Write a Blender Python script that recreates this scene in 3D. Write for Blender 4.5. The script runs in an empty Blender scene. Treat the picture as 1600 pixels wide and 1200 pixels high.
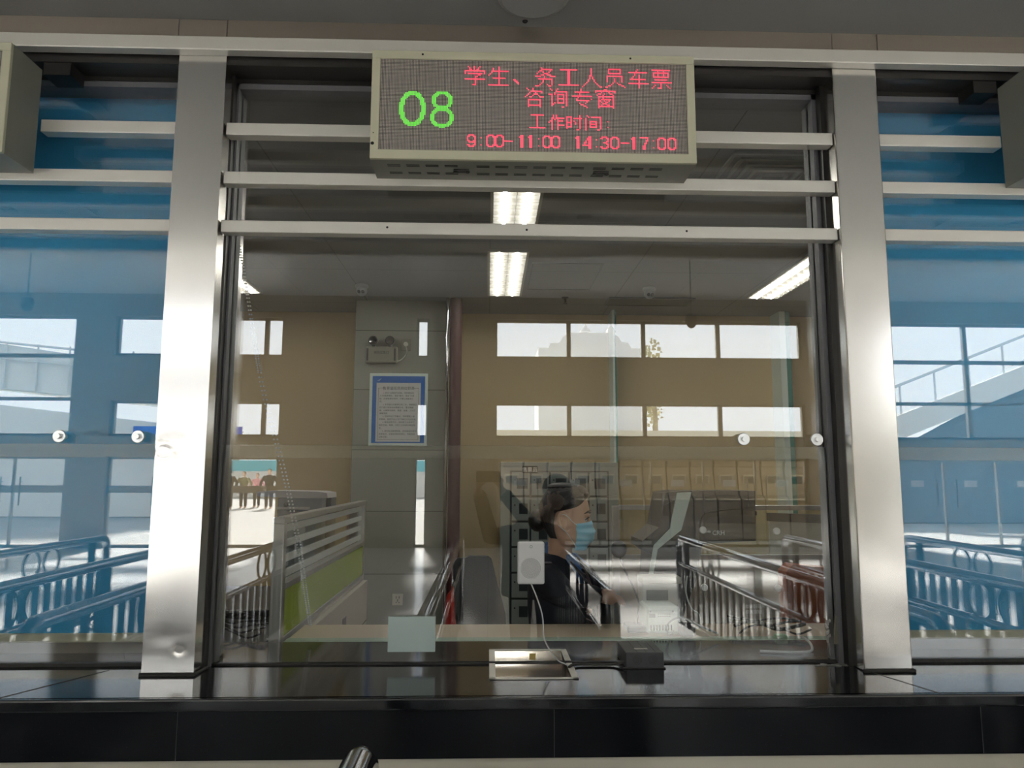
import bpy, bmesh, math, random
from mathutils import Vector, Matrix, Euler
random.seed(7)
SC = bpy.context.scene
COL = SC.collection
PI = math.pi

# ---------------------------------------------------------------- camera
PITCH, YAW, ROLL, FPX = math.radians(7.09), math.radians(1.79), math.radians(.163), 1150.0
CAMZ = 1.5
FW = Vector((math.sin(YAW) * math.cos(PITCH), math.cos(YAW) * math.cos(PITCH), math.sin(PITCH)))
R0 = Vector((math.cos(YAW), -math.sin(YAW), 0))
U0 = R0.cross(FW)
RT = R0 * math.cos(ROLL) + U0 * math.sin(ROLL)
UP = -R0 * math.sin(ROLL) + U0 * math.cos(ROLL)
cd = bpy.data.cameras.new('camera')
cam = bpy.data.objects.new('camera', cd)
COL.objects.link(cam)
cd.sensor_width = 36.0
cd.lens = FPX / 1600 * 36.0
cd.clip_start = .02
cd.clip_end = 500
mw = Matrix((RT, UP, -FW)).transposed().to_4x4()
mw.translation = (0, 0, CAMZ)
cam.matrix_world = mw
SC.camera = cam

# ---------------------------------------------------------------- view, sky, sun, daylight
SC.view_settings.view_transform = 'Standard'
SC.view_settings.look = 'None'
SC.view_settings.exposure = 0.15
SC.view_settings.gamma = 1.0
SC.view_settings.use_curve_mapping = False
SC.cycles.max_bounces = 10
SC.cycles.diffuse_bounces = 5
SC.cycles.glossy_bounces = 6
SC.cycles.transmission_bounces = 6
SC.cycles.transparent_max_bounces = 40
SC.cycles.sample_clamp_indirect = 6.0
SC.cycles.caustics_reflective = False
SC.cycles.caustics_refractive = False
SC.cycles.use_denoising = True

w = bpy.data.worlds.new('sky')
SC.world = w
w.use_nodes = True
nt = w.node_tree
nt.nodes.clear()
wo = nt.nodes.new('ShaderNodeOutputWorld')
bg = nt.nodes.new('ShaderNodeBackground')
bg.inputs[0].default_value = (.93, .97, 1.0, 1)
bg.inputs[1].default_value = 4.2
nt.links.new(bg.outputs[0], wo.inputs[0])

sd = bpy.data.lights.new('sun', 'SUN')
sd.energy = 76.0
sd.angle = math.radians(6)
sd.color = (1, .95, .86)
sun = bpy.data.objects.new('sun', sd)
COL.objects.link(sun)
sun.rotation_euler = Vector((.10, .90, -.50)).to_track_quat('-Z', 'Y').to_euler()

FACY = -10.6          # the hall's window wall, behind the camera


def portal(x0, x1, z0, z1, y=FACY - .35):
    l = bpy.data.lights.new('daylight_portal', 'AREA')
    l.shape = 'RECTANGLE'
    l.size, l.size_y = x1 - x0, z1 - z0
    l.cycles.is_portal = True
    o = bpy.data.objects.new('daylight_portal', l)
    COL.objects.link(o)
    o.location = ((x0 + x1) / 2, y, (z0 + z1) / 2)
    o.rotation_euler = Vector((0, 1, 0)).to_track_quat('-Z', 'Z').to_euler()


for a in ((-13.2, -8.8, 0, 4.87), (-7.97, -4.42, 0, 4.87), (-1.6, -1.3, 0, 4.87), (.1, 6.9, 0, 4.87), (8.7, 13.4, 0, 4.87)):
    portal(*a)

# ---------------------------------------------------------------- materials
def nodes_of(name):
    m = bpy.data.materials.new(name)
    m.use_nodes = True
    t = m.node_tree
    return m, t, t.nodes['Principled BSDF']


def P(name, col, rough=.5, metal=0.0, var=.06, scale=14.0, bump=0.0, stretch=None, emit=None, estr=0.0, spec=.5, bscale=None, trans=0.0, rvar=.0):
    m, t, b = nodes_of(name)
    N, L = t.nodes, t.links
    c = (col[0], col[1], col[2], 1)
    b.inputs['Base Color'].default_value = c
    b.inputs['Roughness'].default_value = rough
    b.inputs['Metallic'].default_value = metal
    b.inputs['Specular IOR Level'].default_value = spec
    b.inputs['Transmission Weight'].default_value = trans
    tc = N.new('ShaderNodeTexCoord')
    mp = N.new('ShaderNodeMapping')
    mp.inputs['Scale'].default_value = stretch or (1, 1, 1)
    L.new(tc.outputs['Object'], mp.inputs[0])
    no = N.new('ShaderNodeTexNoise')
    no.inputs['Scale'].default_value = scale
    no.inputs['Detail'].default_value = 4
    L.new(mp.outputs[0], no.inputs['Vector'])
    if var:
        mx = N.new('ShaderNodeMix')
        mx.data_type = 'RGBA'
        mx.inputs[6].default_value = tuple(max(0, x * (1 - var)) for x in col) + (1,)
        mx.inputs[7].default_value = tuple(min(1, x * (1 + var)) for x in col) + (1,)
        L.new(no.outputs['Fac'], mx.inputs[0])
        L.new(mx.outputs[2], b.inputs['Base Color'])
    if rvar:
        mr = N.new('ShaderNodeMapRange')
        mr.inputs['From Min'].default_value = .3
        mr.inputs['From Max'].default_value = .7
        mr.inputs['To Min'].default_value = max(.02, rough - rvar)
        mr.inputs['To Max'].default_value = rough + rvar
        L.new(no.outputs['Fac'], mr.inputs[0])
        L.new(mr.outputs[0], b.inputs['Roughness'])
    if bump:
        nb = no
        if bscale:
            nb = N.new('ShaderNodeTexNoise')
            nb.inputs['Scale'].default_value = bscale
            L.new(mp.outputs[0], nb.inputs['Vector'])
        bp = N.new('ShaderNodeBump')
        bp.inputs['Strength'].default_value = bump
        bp.inputs['Distance'].default_value = .01
        L.new(nb.outputs['Fac'], bp.inputs['Height'])
        L.new(bp.outputs[0], b.inputs['Normal'])
    if emit:
        b.inputs['Emission Color'].default_value = (*emit, 1)
        b.inputs['Emission Strength'].default_value = estr
    return m


def glassmat(name, f0=.08, tint=(1, 1, 1), rough=0.0, gcol=(1, 1, 1)):
    """flat architectural glass: Schlick mix of see-through and mirror"""
    m = bpy.data.materials.new(name)
    m.use_nodes = True
    t = m.node_tree
    N, L = t.nodes, t.links
    N.clear()
    out = N.new('ShaderNodeOutputMaterial')
    tr = N.new('ShaderNodeBsdfTransparent')
    tr.inputs[0].default_value = (*tint, 1)
    gl = N.new('ShaderNodeBsdfGlossy')
    gl.inputs['Color'].default_value = (*gcol, 1)
    gl.inputs['Roughness'].default_value = rough
    mix = N.new('ShaderNodeMixShader')
    ge = N.new('ShaderNodeNewGeometry')
    dot = N.new('ShaderNodeVectorMath')
    dot.operation = 'DOT_PRODUCT'
    L.new(ge.outputs['Normal'], dot.inputs[0])
    L.new(ge.outputs['Incoming'], dot.inputs[1])

    def mth(op, a, bb=None):
        n = N.new('ShaderNodeMath')
        n.operation = op
        for i, s in enumerate((a, bb)):
            if s is None:
                continue
            if isinstance(s, (int, float)):
                n.inputs[i].default_value = s
            else:
                L.new(s, n.inputs[i])
        return n.outputs[0]
    ab = mth('ABSOLUTE', dot.outputs['Value'])
    om = mth('SUBTRACT', 1.0, ab)
    p5 = mth('POWER', om, 5.0)
    k = mth('MULTIPLY', p5, 1 - f0)
    fr = mth('ADD', k, f0)
    L.new(fr, mix.inputs[0])
    L.new(tr.outputs[0], mix.inputs[1])
    L.new(gl.outputs[0], mix.inputs[2])
    L.new(mix.outputs[0], out.inputs[0])
    return m


def tilemat(name, col, joint, sx, sz, rough=.35, var=.05, axis='XZ', jw=.004, bump=0.15):
    """plain tiles / panels with thin joints, laid in object space"""
    m, t, b = nodes_of(name)
    N, L = t.nodes, t.links
    b.inputs['Roughness'].default_value = rough
    tc = N.new('ShaderNodeTexCoord')
    sp = N.new('ShaderNodeSeparateXYZ')
    cb = N.new('ShaderNodeCombineXYZ')
    L.new(tc.outputs['Object'], sp.inputs[0])
    L.new(sp.outputs[axis[0]], cb.inputs[0])
    L.new(sp.outputs[axis[1]], cb.inputs[1])
    br = N.new('ShaderNodeTexBrick')
    br.offset = 0
    br.inputs['Scale'].default_value = 1
    br.inputs['Brick Width'].default_value = sx
    br.inputs['Row Height'].default_value = sz
    br.inputs['Mortar Size'].default_value = jw
    br.inputs['Mortar Smooth'].default_value = 0
    br.inputs['Color1'].default_value = tuple(x * (1 - var) for x in col) + (1,)
    br.inputs['Color2'].default_value = tuple(x * (1 + var) for x in col) + (1,)
    br.inputs['Mortar'].default_value = (*joint, 1)
    L.new(cb.outputs[0], br.inputs['Vector'])
    L.new(br.outputs['Color'], b.inputs['Base Color'])
    return m


def granite(name='black_granite', spec=.3, bump=.06):
    m, t, b = nodes_of(name)
    N, L = t.nodes, t.links
    tc = N.new('ShaderNodeTexCoord')
    v = N.new('ShaderNodeTexVoronoi')
    v.inputs['Scale'].default_value = 90
    L.new(tc.outputs['Object'], v.inputs['Vector'])
    sp = N.new('ShaderNodeValToRGB')
    sp.color_ramp.elements[0].position = .0
    sp.color_ramp.elements[0].color = (.22, .23, .24, 1)
    sp.color_ramp.elements[1].position = .06
    sp.color_ramp.elements[1].color = (.009, .0095, .012, 1)
    L.new(v.outputs['Distance'], sp.inputs[0])
    L.new(sp.outputs[0], b.inputs['Base Color'])
    n = N.new('ShaderNodeTexNoise')
    n.inputs['Scale'].default_value = 260
    L.new(tc.outputs['Object'], n.inputs['Vector'])
    bp = N.new('ShaderNodeBump')
    bp.inputs['Strength'].default_value = bump
    bp.inputs['Distance'].default_value = .002
    L.new(n.outputs['Fac'], bp.inputs['Height'])
    L.new(bp.outputs[0], b.inputs['Normal'])
    b.inputs['Roughness'].default_value = .09
    b.inputs['Specular IOR Level'].default_value = spec
    return m


def ledmat():
    """dark LED module face: grey lamp dots between black grid lines"""
    m, t, b = nodes_of('led_module_face')
    N, L = t.nodes, t.links
    tc = N.new('ShaderNodeTexCoord')
    sp = N.new('ShaderNodeSeparateXYZ')
    L.new(tc.outputs['Object'], sp.inputs[0])

    def mth(op, a, bb):
        n = N.new('ShaderNodeMath')
        n.operation = op
        for i, s in enumerate((a, bb)):
            if isinstance(s, (int, float)):
                n.inputs[i].default_value = s
            else:
                L.new(s, n.inputs[i])
        return n.outputs[0]
    ins = []
    for ax, off in (('X', 0.0), ('Z', 0.0)):
        f = mth('FRACT', mth('DIVIDE', mth('ADD', sp.outputs[ax], 10.0), LEDP), 0)
        d = mth('ABSOLUTE', mth('SUBTRACT', f, .5), 0)
        ins.append(mth('LESS_THAN', d, .33))
    k = mth('MULTIPLY', ins[0], ins[1])
    mx = N.new('ShaderNodeMix')
    mx.data_type = 'RGBA'
    mx.inputs[6].default_value = (.012, .011, .011, 1)
    mx.inputs[7].default_value = (.50, .46, .42, 1)
    L.new(k, mx.inputs[0])
    L.new(mx.outputs[2], b.inputs['Base Color'])
    b.inputs['Roughness'].default_value = .55
    return m


LEDP = .00478
M = {}
M['steel'] = P('brushed_stainless', (.84, .82, .78), .18, 1.0, .05, 3, .0, (1, 1, .35))
M['steel_h'] = P('satin_stainless_rail', (.82, .79, .72), .42, .35, .05, 5, .0, (.2, 1, 1))
M['steel_dull'] = P('dull_stainless', (.50, .44, .37), .38, 1.0, .10, 5, .0, (.2, 1, 1))
M['steel_dark'] = P('dark_steel_reveal', (.035, .033, .031), .35, .5, .15, 8)
M['alu'] = P('grey_aluminium_profile', (.15, .15, .16), .5, .2, .12, 40)
M['chrome'] = P('polished_tube', (.42, .43, .45), .10, 1.0, .03, 4)
M['rail_dark'] = P('dark_polished_steel', (.07, .075, .08), .25, .8, .05, 4)
M['glass'] = glassmat('clear_glass', .095, (.976, .988, .980))
M['glass_thin'] = glassmat('window_glass', .03)
M['acrylic'] = glassmat('clear_acrylic', .05, (.96, .99, .98))
M['glass_edge'] = P('green_glass_edge', (.36, .45, .39), .2, 0, .12, 30, trans=.0)
M['fin_edge'] = P('dark_green_glass_edge', (.02, .20, .16), .15, 0, .2, 20)
M['granite'] = granite()
M['granite_top'] = granite('polished_black_granite', .9, .025)
M['beige_stone'] = P('beige_stone_panel', (.72, .68, .56), .35, 0, .08, 3)
M['soffit'] = P('grey_soffit_panel', (.21, .21, .205), .5, 0, .03, 2)
M['hallceil'] = tilemat('slatted_metal_ceiling', (.34, .34, .33), (.05, .05, .05), 4.0, .12, .4, .03, 'XY', .006)
M['floor'] = tilemat('polished_floor_tiles', (.70, .71, .73), (.35, .35, .35), .8, .8, .16, .03, 'XY', .003)
M['hallwall'] = P('hall_wall_panel', (.20, .18, .15), .5, 0, .05, 1.5)
M['hallside'] = P('pale_hall_panel', (.55, .54, .50), .5, 0, .05, 1.5)
M['outground'] = tilemat('plaza_paving', (.24, .24, .235), (.16, .16, .16), .6, .6, .8, .06, 'XY', .01)
M['inwall'] = P('yellow_beige_paint', (.56, .43, .225), .6, 0, .04, 2)
M['inceil'] = tilemat('grey_office_ceiling', (.185, .19, .20), (.09, .09, .095), 1.2, 1.2, .6, .01, 'XY', .004)
M['infloor'] = tilemat('office_floor_tile', (.28, .27, .25), (.15, .15, .15), .6, .6, .3, .05, 'XY', .004)
M['coltile'] = tilemat('grey_green_stone_tile', (.27, .28, .245), (.10, .10, .09), 1.2, .58, .3, .05, 'XZ', .004)
M['maroon'] = P('maroon_paint', (.055, .008, .011), .5, 0, .1, 6)
M['greenfab'] = P('lime_green_fabric', (.26, .34, .02), .9, 0, .12, 220, .3)
M['panel'] = P('pale_grey_laminate', (.46, .42, .37), .45, 0, .04, 6)
M['partalu'] = P('satin_aluminium', (.55, .55, .53), .35, .8, .06, 10)
M['frost'] = P('frosted_stripe', (.55, .58, .56), .6, 0, .03, 8)
M['desk'] = P('beige_desk_laminate', (.60, .49, .36), .4, 0, .04, 5)
M['deskedge'] = P('pale_green_glass_edge', (.52, .66, .55), .2, 0, .06, 20)
M['blind'] = P('blue_roller_blind', (.05, .37, .70), .75, 0, .05, 260, .12)
M['cream'] = P('cream_plastic', (.62, .60, .44), .45, 0, .05, 12)
M['signframe'] = P('pale_green_painted_metal', (.50, .49, .36), .42, 0, .07, 9)
M['signbody'] = P('grey_painted_metal', (.22, .22, .185), .45, 0, .05, 9)
M['black'] = P('black_plastic', (.016, .016, .018), .4, 0, .1, 30)
M['blackfab'] = P('black_mesh_fabric', (.012, .013, .016), .9, 0, .2, 200, .3)
M['blackhole'] = P('black_recess', (.004, .004, .004), .8, 0, 0)
M['rubber'] = P('black_silicone', (.035, .033, .03), .55, 0, .3, 60, .4)
M['white'] = P('white_plastic', (.80, .80, .79), .35, 0, .02, 8)
M['offwhite'] = P('ivory_plastic', (.62, .61, .55), .45, 0, .03, 8)
M['greyplastic'] = P('grey_plastic', (.27, .29, .30), .4, 0, .04, 8)
M['darkgrey'] = P('dark_grey_plastic', (.055, .057, .062), .38, 0, .06, 8)
M['palecap'] = P('pale_lilac_plastic', (.52, .49, .48), .4, 0, .03, 8)
M['mint'] = P('pale_mint_plastic', (.66, .78, .74), .3, 0, .03, 8)
M['screenblue'] = P('dark_blue_screen', (.012, .03, .06), .12, 0, .1, 5)
M['locker'] = P('grey_green_locker_paint', (.21, .245, .235), .4, 0, .05, 8)
M['lockdark'] = P('locker_window_gap_dark', (.018, .028, .030), .3, 0, .2, 20)
M['posterblue'] = P('poster_blue_print', (.012, .13, .47), .35, 0, .05, 6)
M['paper'] = P('poster_paper', (.58, .60, .60), .5, 0, .02, 6)
M['ink'] = P('black_ink', (.02, .02, .02), .6, 0, 0)
M['inkwhite'] = P('white_print', (.80, .82, .82), .5, 0, 0)
M['inkpale'] = P('pale_blue_print', (.30, .45, .65), .5, 0, 0)
M['plate'] = P('pale_aqua_acrylic', (.56, .68, .66), .25, 0, .03, 8)
M['lampface'] = P('lit_lamp_tube', (.9, .9, .85), .5, 0, 0, emit=(1, .96, .89), estr=34.0)
M['lampback'] = P('lit_lamp_reflector', (.25, .24, .22), .3, 0, 0, emit=(1, .95, .86), estr=.55)
M['lampfin'] = P('lamp_louvre', (.40, .39, .36), .35, .5, .04, 12)
M['hall_lamp'] = P('hall_light_panel', (.9, .9, .9), .5, 0, 0, emit=(.95, .98, 1), estr=1.2)
M['ledface'] = ledmat()
M['ledred'] = P('lit_red_led', (.4, .02, .05), .5, 0, 0, emit=(1, .06, .13), estr=1.25)
M['ledgreen'] = P('lit_green_led', (.1, .5, .05), .5, 0, 0, emit=(.18, 1, .08), estr=.62)
M['orange'] = P('tan_orange_leather', (.40, .10, .03), .45, 0, .12, 14)
M['red'] = P('red_enamel', (.42, .02, .015), .3, 0, .08, 10)
M['yellow'] = P('yellow_sticker', (.75, .52, .16), .5, 0, .05, 20)
M['greenstk'] = P('pale_green_sticker', (.42, .62, .40), .5, 0, .05, 20)
M['skin'] = P('skin', (.62, .38, .27), .5, 0, .07, 26)
M['earskin_lit'] = P('ear_skin_lit', (.72, .47, .34), .5, 0, .05, 26)  # lighter copy of skin; the ear's reflected brightness is in the colour
M['navy'] = P('navy_uniform_wool', (.012, .014, .026), .8, 0, .15, 240, .15)
M['shirt'] = P('blue_shirt_cotton', (.09, .20, .46), .8, 0, .06, 120)
M['hair'] = P('black_hair', (.010, .008, .008), .42, 0, .4, 55, .35, (1, 6, 1))
M['mask'] = P('light_blue_mask_fabric', (.24, .66, .90), .8, 0, .06, 90, .1)
M['eye'] = P('eye_white', (.7, .68, .65), .25, 0, 0)
M['iris'] = P('dark_iris', (.015, .008, .005), .15, 0, 0)
M['browhair'] = P('dark_brow', (.02, .014, .012), .7, 0, 0)
M['coat'] = P('dark_coat_cloth', (.016, .015, .017), .85, 0, .2, 80)
M['trousers'] = P('dark_trouser_cloth', (.02, .022, .03), .85, 0, .15, 80)
M['teal'] = P('turquoise_hoarding', (.10, .42, .50), .6, 0, .05, 1)
M['leaf'] = P('pale_olive_foliage', (.40, .38, .24), .9, 0, .4, 3)
M['bldg'] = P('pale_render_wall', (.66, .66, .63), .8, 0, .04, 1)
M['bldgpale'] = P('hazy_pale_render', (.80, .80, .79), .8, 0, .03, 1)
M['bldgdark'] = P('dark_grey_cladding', (.13, .15, .17), .6, 0, .05, 1)
M['bluesign'] = P('blue_banner', (.02, .08, .50), .5, 0, .05, 2)
M['kiosk'] = P('taupe_kiosk_metal', (.21, .18, .14), .4, .1, .05, 4)
M['kioskpale'] = P('pale_kiosk_trim', (.52, .50, .42), .4, 0, .05, 4)
M['kioskdark'] = P('grey_kiosk_screen', (.10, .11, .12), .15, 0, .05, 4)
M['cable_w'] = P('white_cable', (.66, .67, .66), .4, 0, .05, 40)
M['glue'] = P('dried_silicone_smear', (.42, .41, .38), .7, 0, .3, 90, .8)
M['tape'] = P('khaki_tape', (.28, .27, .20), .6, 0, .15, 30)


def at(px, py, Y):
    """the point at depth Y that the photograph shows at pixel (px, py)"""
    d = RT * ((px - 800) / FPX) - UP * ((py - 600) / FPX) + FW
    return Vector((0, 0, CAMZ)) + d * (Y / d.y)


# ---------------------------------------------------------------- mesh builder
ORG = {}


def org(o):
    return ORG.get(o.name, Vector((0, 0, 0))) if o else Vector((0, 0, 0))


class MB:
    def __init__(s):
        s.v, s.f, s.mi = [], [], []
        s.cur = 0
        s.xf = None

    def add(s, vs, fs):
        b = len(s.v)
        for p in vs:
            p = Vector(p)
            s.v.append(s.xf @ p if s.xf else p)
        for f in fs:
            s.f.append([b + i for i in f])
            s.mi.append(s.cur)
        return s

    def box(s, x0, x1, y0, y1, z0, z1, bev=0.0):
        if x0 > x1: x0, x1 = x1, x0
        if y0 > y1: y0, y1 = y1, y0
        if z0 > z1: z0, z1 = z1, z0
        if bev <= 0:
            v = [(x, y, z) for x in (x0, x1) for y in (y0, y1) for z in (z0, z1)]
            f = [(0, 1, 3, 2), (4, 6, 7, 5), (0, 4, 5, 1), (2, 3, 7, 6), (0, 2, 6, 4), (1, 5, 7, 3)]
            return s.add(v, f)
        bm = bmesh.new()
        bmesh.ops.create_cube(bm, size=1)
        for q in bm.verts:
            q.co = Vector(((x0 + x1) / 2 + q.co.x * (x1 - x0), (y0 + y1) / 2 + q.co.y * (y1 - y0), (z0 + z1) / 2 + q.co.z * (z1 - z0)))
        bev = min(bev, .49 * min(x1 - x0, y1 - y0, z1 - z0))
        bmesh.ops.bevel(bm, geom=bm.edges[:], offset=bev, segments=2, affect='EDGES', profile=.5)
        return s.bm(bm)

    def bm(s, bm):
        bm.verts.index_update()
        s.add([q.co.copy() for q in bm.verts], [[q.index for q in f.verts] for f in bm.faces])
        bm.free()
        return s

    def prism(s, poly, axis, a0, a1):
        """extrude a 2-D polygon along an axis: 'Y' -> poly is (x,z), 'X' -> (y,z), 'Z' -> (x,y)"""
        def mk(p, a):
            return {'Y': (p[0], a, p[1]), 'X': (a, p[0], p[1]), 'Z': (p[0], p[1], a)}[axis]
        n = len(poly)
        v = [mk(p, a0) for p in poly] + [mk(p, a1) for p in poly]
        f = [list(range(n)), list(range(2 * n - 1, n - 1, -1))]
        for i in range(n):
            j = (i + 1) % n
            f.append((i, i + n, j + n, j))
        bm = bmesh.new()
        bv = [bm.verts.new(p) for p in v]
        for q in f:
            bm.faces.new([bv[i] for i in q])
        bmesh.ops.recalc_face_normals(bm, faces=bm.faces[:])
        return s.bm(bm)

    def tube(s, pts, r, seg=10, cap=True, flat=None):
        pts = [Vector(p) for p in pts]
        n = len(pts)
        rs = list(r) if isinstance(r, (list, tuple)) else [r] * n
        tang = []
        for i in range(n):
            a = pts[max(0, i - 1)]
            b = pts[min(n - 1, i + 1)]
            tang.append((b - a).normalized())
        ref = Vector((0, 0, 1)) if abs(tang[0].z) < .9 else Vector((1, 0, 0))
        u = (ref - tang[0] * ref.dot(tang[0])).normalized()
        vs, fs = [], []
        for i in range(n):
            t = tang[i]
            u = u - t * u.dot(t)
            if u.length < 1e-6:
                u = t.orthogonal()
            u.normalize()
            q = t.cross(u)
            for k in range(seg):
                a = 2 * PI * k / seg
                fl = flat or 1.0
                vs.append(pts[i] + (u * math.cos(a) + q * math.sin(a) * fl) * rs[i])
        for i in range(n - 1):
            for k in range(seg):
                a, b = i * seg + k, i * seg + (k + 1) % seg
                fs.append((a, b, b + seg, a + seg))
        if cap:
            fs.append(list(range(seg - 1, -1, -1)))
            fs.append([(n - 1) * seg + k for k in range(seg)])
        return s.add(vs, fs)

    def ring(s, c, R, r, axis='X', seg=20, seg2=8, sq=1.0):
        c = Vector(c)
        vs, fs = [], []
        for i in range(seg):
            a = 2 * PI * i / seg
            for k in range(seg2):
                b = 2 * PI * k / seg2
                d = R + r * math.cos(b)
                h = r * math.sin(b)
                p = {'X': (h, d * math.cos(a), d * math.sin(a) * sq), 'Y': (d * math.cos(a), h, d * math.sin(a) * sq), 'Z': (d * math.cos(a), d * math.sin(a) * sq, h)}[axis]
                vs.append(c + Vector(p))
        for i in range(seg):
            for k in range(seg2):
                fs.append((i * seg2 + k, ((i + 1) % seg) * seg2 + k, ((i + 1) % seg) * seg2 + (k + 1) % seg2, i * seg2 + (k + 1) % seg2))
        return s.add(vs, fs)

    def cyl(s, c, r, h, axis='Z', seg=20, r2=None):
        c = Vector(c)
        d = {'X': Vector((1, 0, 0)), 'Y': Vector((0, 1, 0)), 'Z': Vector((0, 0, 1))}[axis]
        return s.tube([c, c + d * h], [r, r if r2 is None else r2], seg)

    def lathe(s, prof, c, axis='Z', seg=24):
        c = Vector(c)
        n = len(prof)
        vs, fs = [], []
        for (r, h) in prof:
            for k in range(seg):
                a = 2 * PI * k / seg
                x, y = r * math.cos(a), r * math.sin(a)
                vs.append(c + Vector({'Z': (x, y, h), 'Y': (x, h, y), 'X': (h, x, y)}[axis]))
        for i in range(n - 1):
            for k in range(seg):
                a, b = i * seg + k, i * seg + (k + 1) % seg
                fs.append((a, b, b + seg, a + seg))
        fs.append(list(range(seg)))
        fs.append([(n - 1) * seg + k for k in range(seg)][::-1])
        return s.add(vs, fs)

    def ell(s, c, r, rot=None, u=18, v=12):
        bm = bmesh.new()
        bmesh.ops.create_uvsphere(bm, u_segments=u, v_segments=v, radius=1)
        R = rot.to_matrix() if rot else Matrix.Identity(3)
        for q in bm.verts:
            q.co = Vector(c) + R @ Vector((q.co.x * r[0], q.co.y * r[1], q.co.z * r[2]))
        return s.bm(bm)

    def loft(s, rings, cap=True):
        n = len(rings[0])
        vs = [p for r in rings for p in r]
        fs = []
        for i in range(len(rings) - 1):
            for k in range(n):
                a, b = i * n + k, i * n + (k + 1) % n
                fs.append((a, b, b + n, a + n))
        if cap:
            fs.append(list(range(n))[::-1])
            fs.append([(len(rings) - 1) * n + k for k in range(n)])
        return s.add(vs, fs)

    def build(s, name, mat, parent=None, smooth=False, origin=None):
        me = bpy.data.meshes.new(name)
        wo_ = org(parent)
        lo = Vector(origin) - wo_ if origin is not None else Vector((0, 0, 0))
        base = wo_ + lo
        me.from_pydata([p - base for p in s.v], [], s.f)
        mats = mat if isinstance(mat, (list, tuple)) else [mat]
        for m_ in mats:
            me.materials.append(m_)
        if len(mats) > 1:
            for pol, k in zip(me.polygons, s.mi):
                pol.material_index = k
        bm = bmesh.new()
        bm.from_mesh(me)
        bmesh.ops.recalc_face_normals(bm, faces=bm.faces[:])
        bm.to_mesh(me)
        bm.free()
        if smooth:
            for pol in me.polygons:
                pol.use_smooth = True
            try:
                me.set_sharp_from_angle(angle=math.radians(42))
            except Exception:
                pass
        o = bpy.data.objects.new(name, me)
        COL.objects.link(o)
        if parent:
            o.parent = parent
        o.location = lo
        ORG[o.name] = base
        return o


def tag(o, label=None, cat=None, group=None, kind=None):
    if label: o['label'] = label
    if cat: o['category'] = cat
    if group: o['group'] = group
    if kind: o['kind'] = kind
    return o


def thing(name, loc, label, cat, group=None, kind=None):
    o = bpy.data.objects.new(name, None)
    o.empty_display_size = .1
    COL.objects.link(o)
    o.location = loc
    ORG[o.name] = Vector(loc)
    return tag(o, label, cat, group, kind)


def copy_tree(o, parent=None):
    c = o.copy()
    COL.objects.link(c)
    if parent:
        c.parent = parent
    for ch in o.children:
        copy_tree(ch, c)
    return c


def box(name, x0, x1, y0, y1, z0, z1, mat, parent=None, bev=0.0):
    return MB().box(x0, x1, y0, y1, z0, z1, bev).build(name, mat, parent)


def struct(o):
    o['kind'] = 'structure'
    return o


def text_mesh(name, lines, mat, parent, thick=.0004, face='-Y'):
    """lines: (body, size, (x,y,z), align); letters stand upright facing the camera side (-Y) or +Y"""
    mb = MB()
    for body, size, loc, al in lines:
        cu = bpy.data.curves.new('txt', 'FONT')
        cu.body = body
        cu.size = size
        cu.align_x = al
        cu.extrude = thick
        cu.resolution_u = 3
        o = bpy.data.objects.new('txt', cu)
        COL.objects.link(o)
        bpy.context.view_layer.update()
        me = bpy.data.meshes.new_from_object(o.evaluated_get(bpy.context.evaluated_depsgraph_get()))
        mt = Matrix.Translation(loc) @ Euler((PI / 2, 0, 0 if face == '-Y' else PI)).to_matrix().to_4x4()
        mb.add([mt @ q.co for q in me.vertices], [p.vertices[:] for p in me.polygons])
        bpy.data.objects.remove(o)
        bpy.data.curves.remove(cu)
        bpy.data.meshes.remove(me)
    return mb.build(name, mat, parent)


def melt(mb, name, mat, parent, voxel=.006, smooth=3):
    """fuse overlapping volumes into one continuous skin"""
    o = mb.build(name, mat, parent)
    md = o.modifiers.new('r', 'REMESH')
    md.mode = 'VOXEL'
    md.voxel_size = voxel
    if smooth:
        sm = o.modifiers.new('s', 'SMOOTH')
        sm.iterations = smooth
        sm.factor = .5
    bpy.context.view_layer.update()
    me = bpy.data.meshes.new_from_object(o.evaluated_get(bpy.context.evaluated_depsgraph_get()))
    o.modifiers.clear()
    old = o.data
    o.data = me
    bpy.data.meshes.remove(old)
    me.name = name
    if not me.materials:
        me.materials.append(mat)
    for p in me.polygons:
        p.use_smooth = True
    return o

# ================================================================ SETTING: the ticket hall (reflected in the glass)
ZC = .883                      # counter top
YP, YG = 2.40, 2.53            # pillar faces, glass
HX0, HX1, HZ = -13.6, 13.8, 5.35
struct(box('floor', HX0, HX1, FACY - .3, 2.6, -.12, 0, M['floor']))
struct(box('ceiling', HX0, HX1, FACY - .3, .06, HZ, HZ + .15, M['hallceil']))
struct(box('wall_left', HX0 - .2, HX0, FACY - .3, 2.6, -.1, HZ + .1, M['hallside']))
struct(box('wall_right', HX1, HX1 + .2, FACY - .3, 2.6, -.1, HZ + .1, M['hallside']))
# soffit over the counter with its upstand to the hall ceiling
sf = MB().box(HX0, HX1, .0, 2.62, 3.05, 3.2)
sf.box(HX0, HX1, .0, .1, 3.05, HZ + .05)
struct(sf.build('ceiling_soffit', M['soffit']))
struct(box('wall_front', HX0, HX1, 2.19, 2.45, -.02, .7135, M['beige_stone']))

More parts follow.
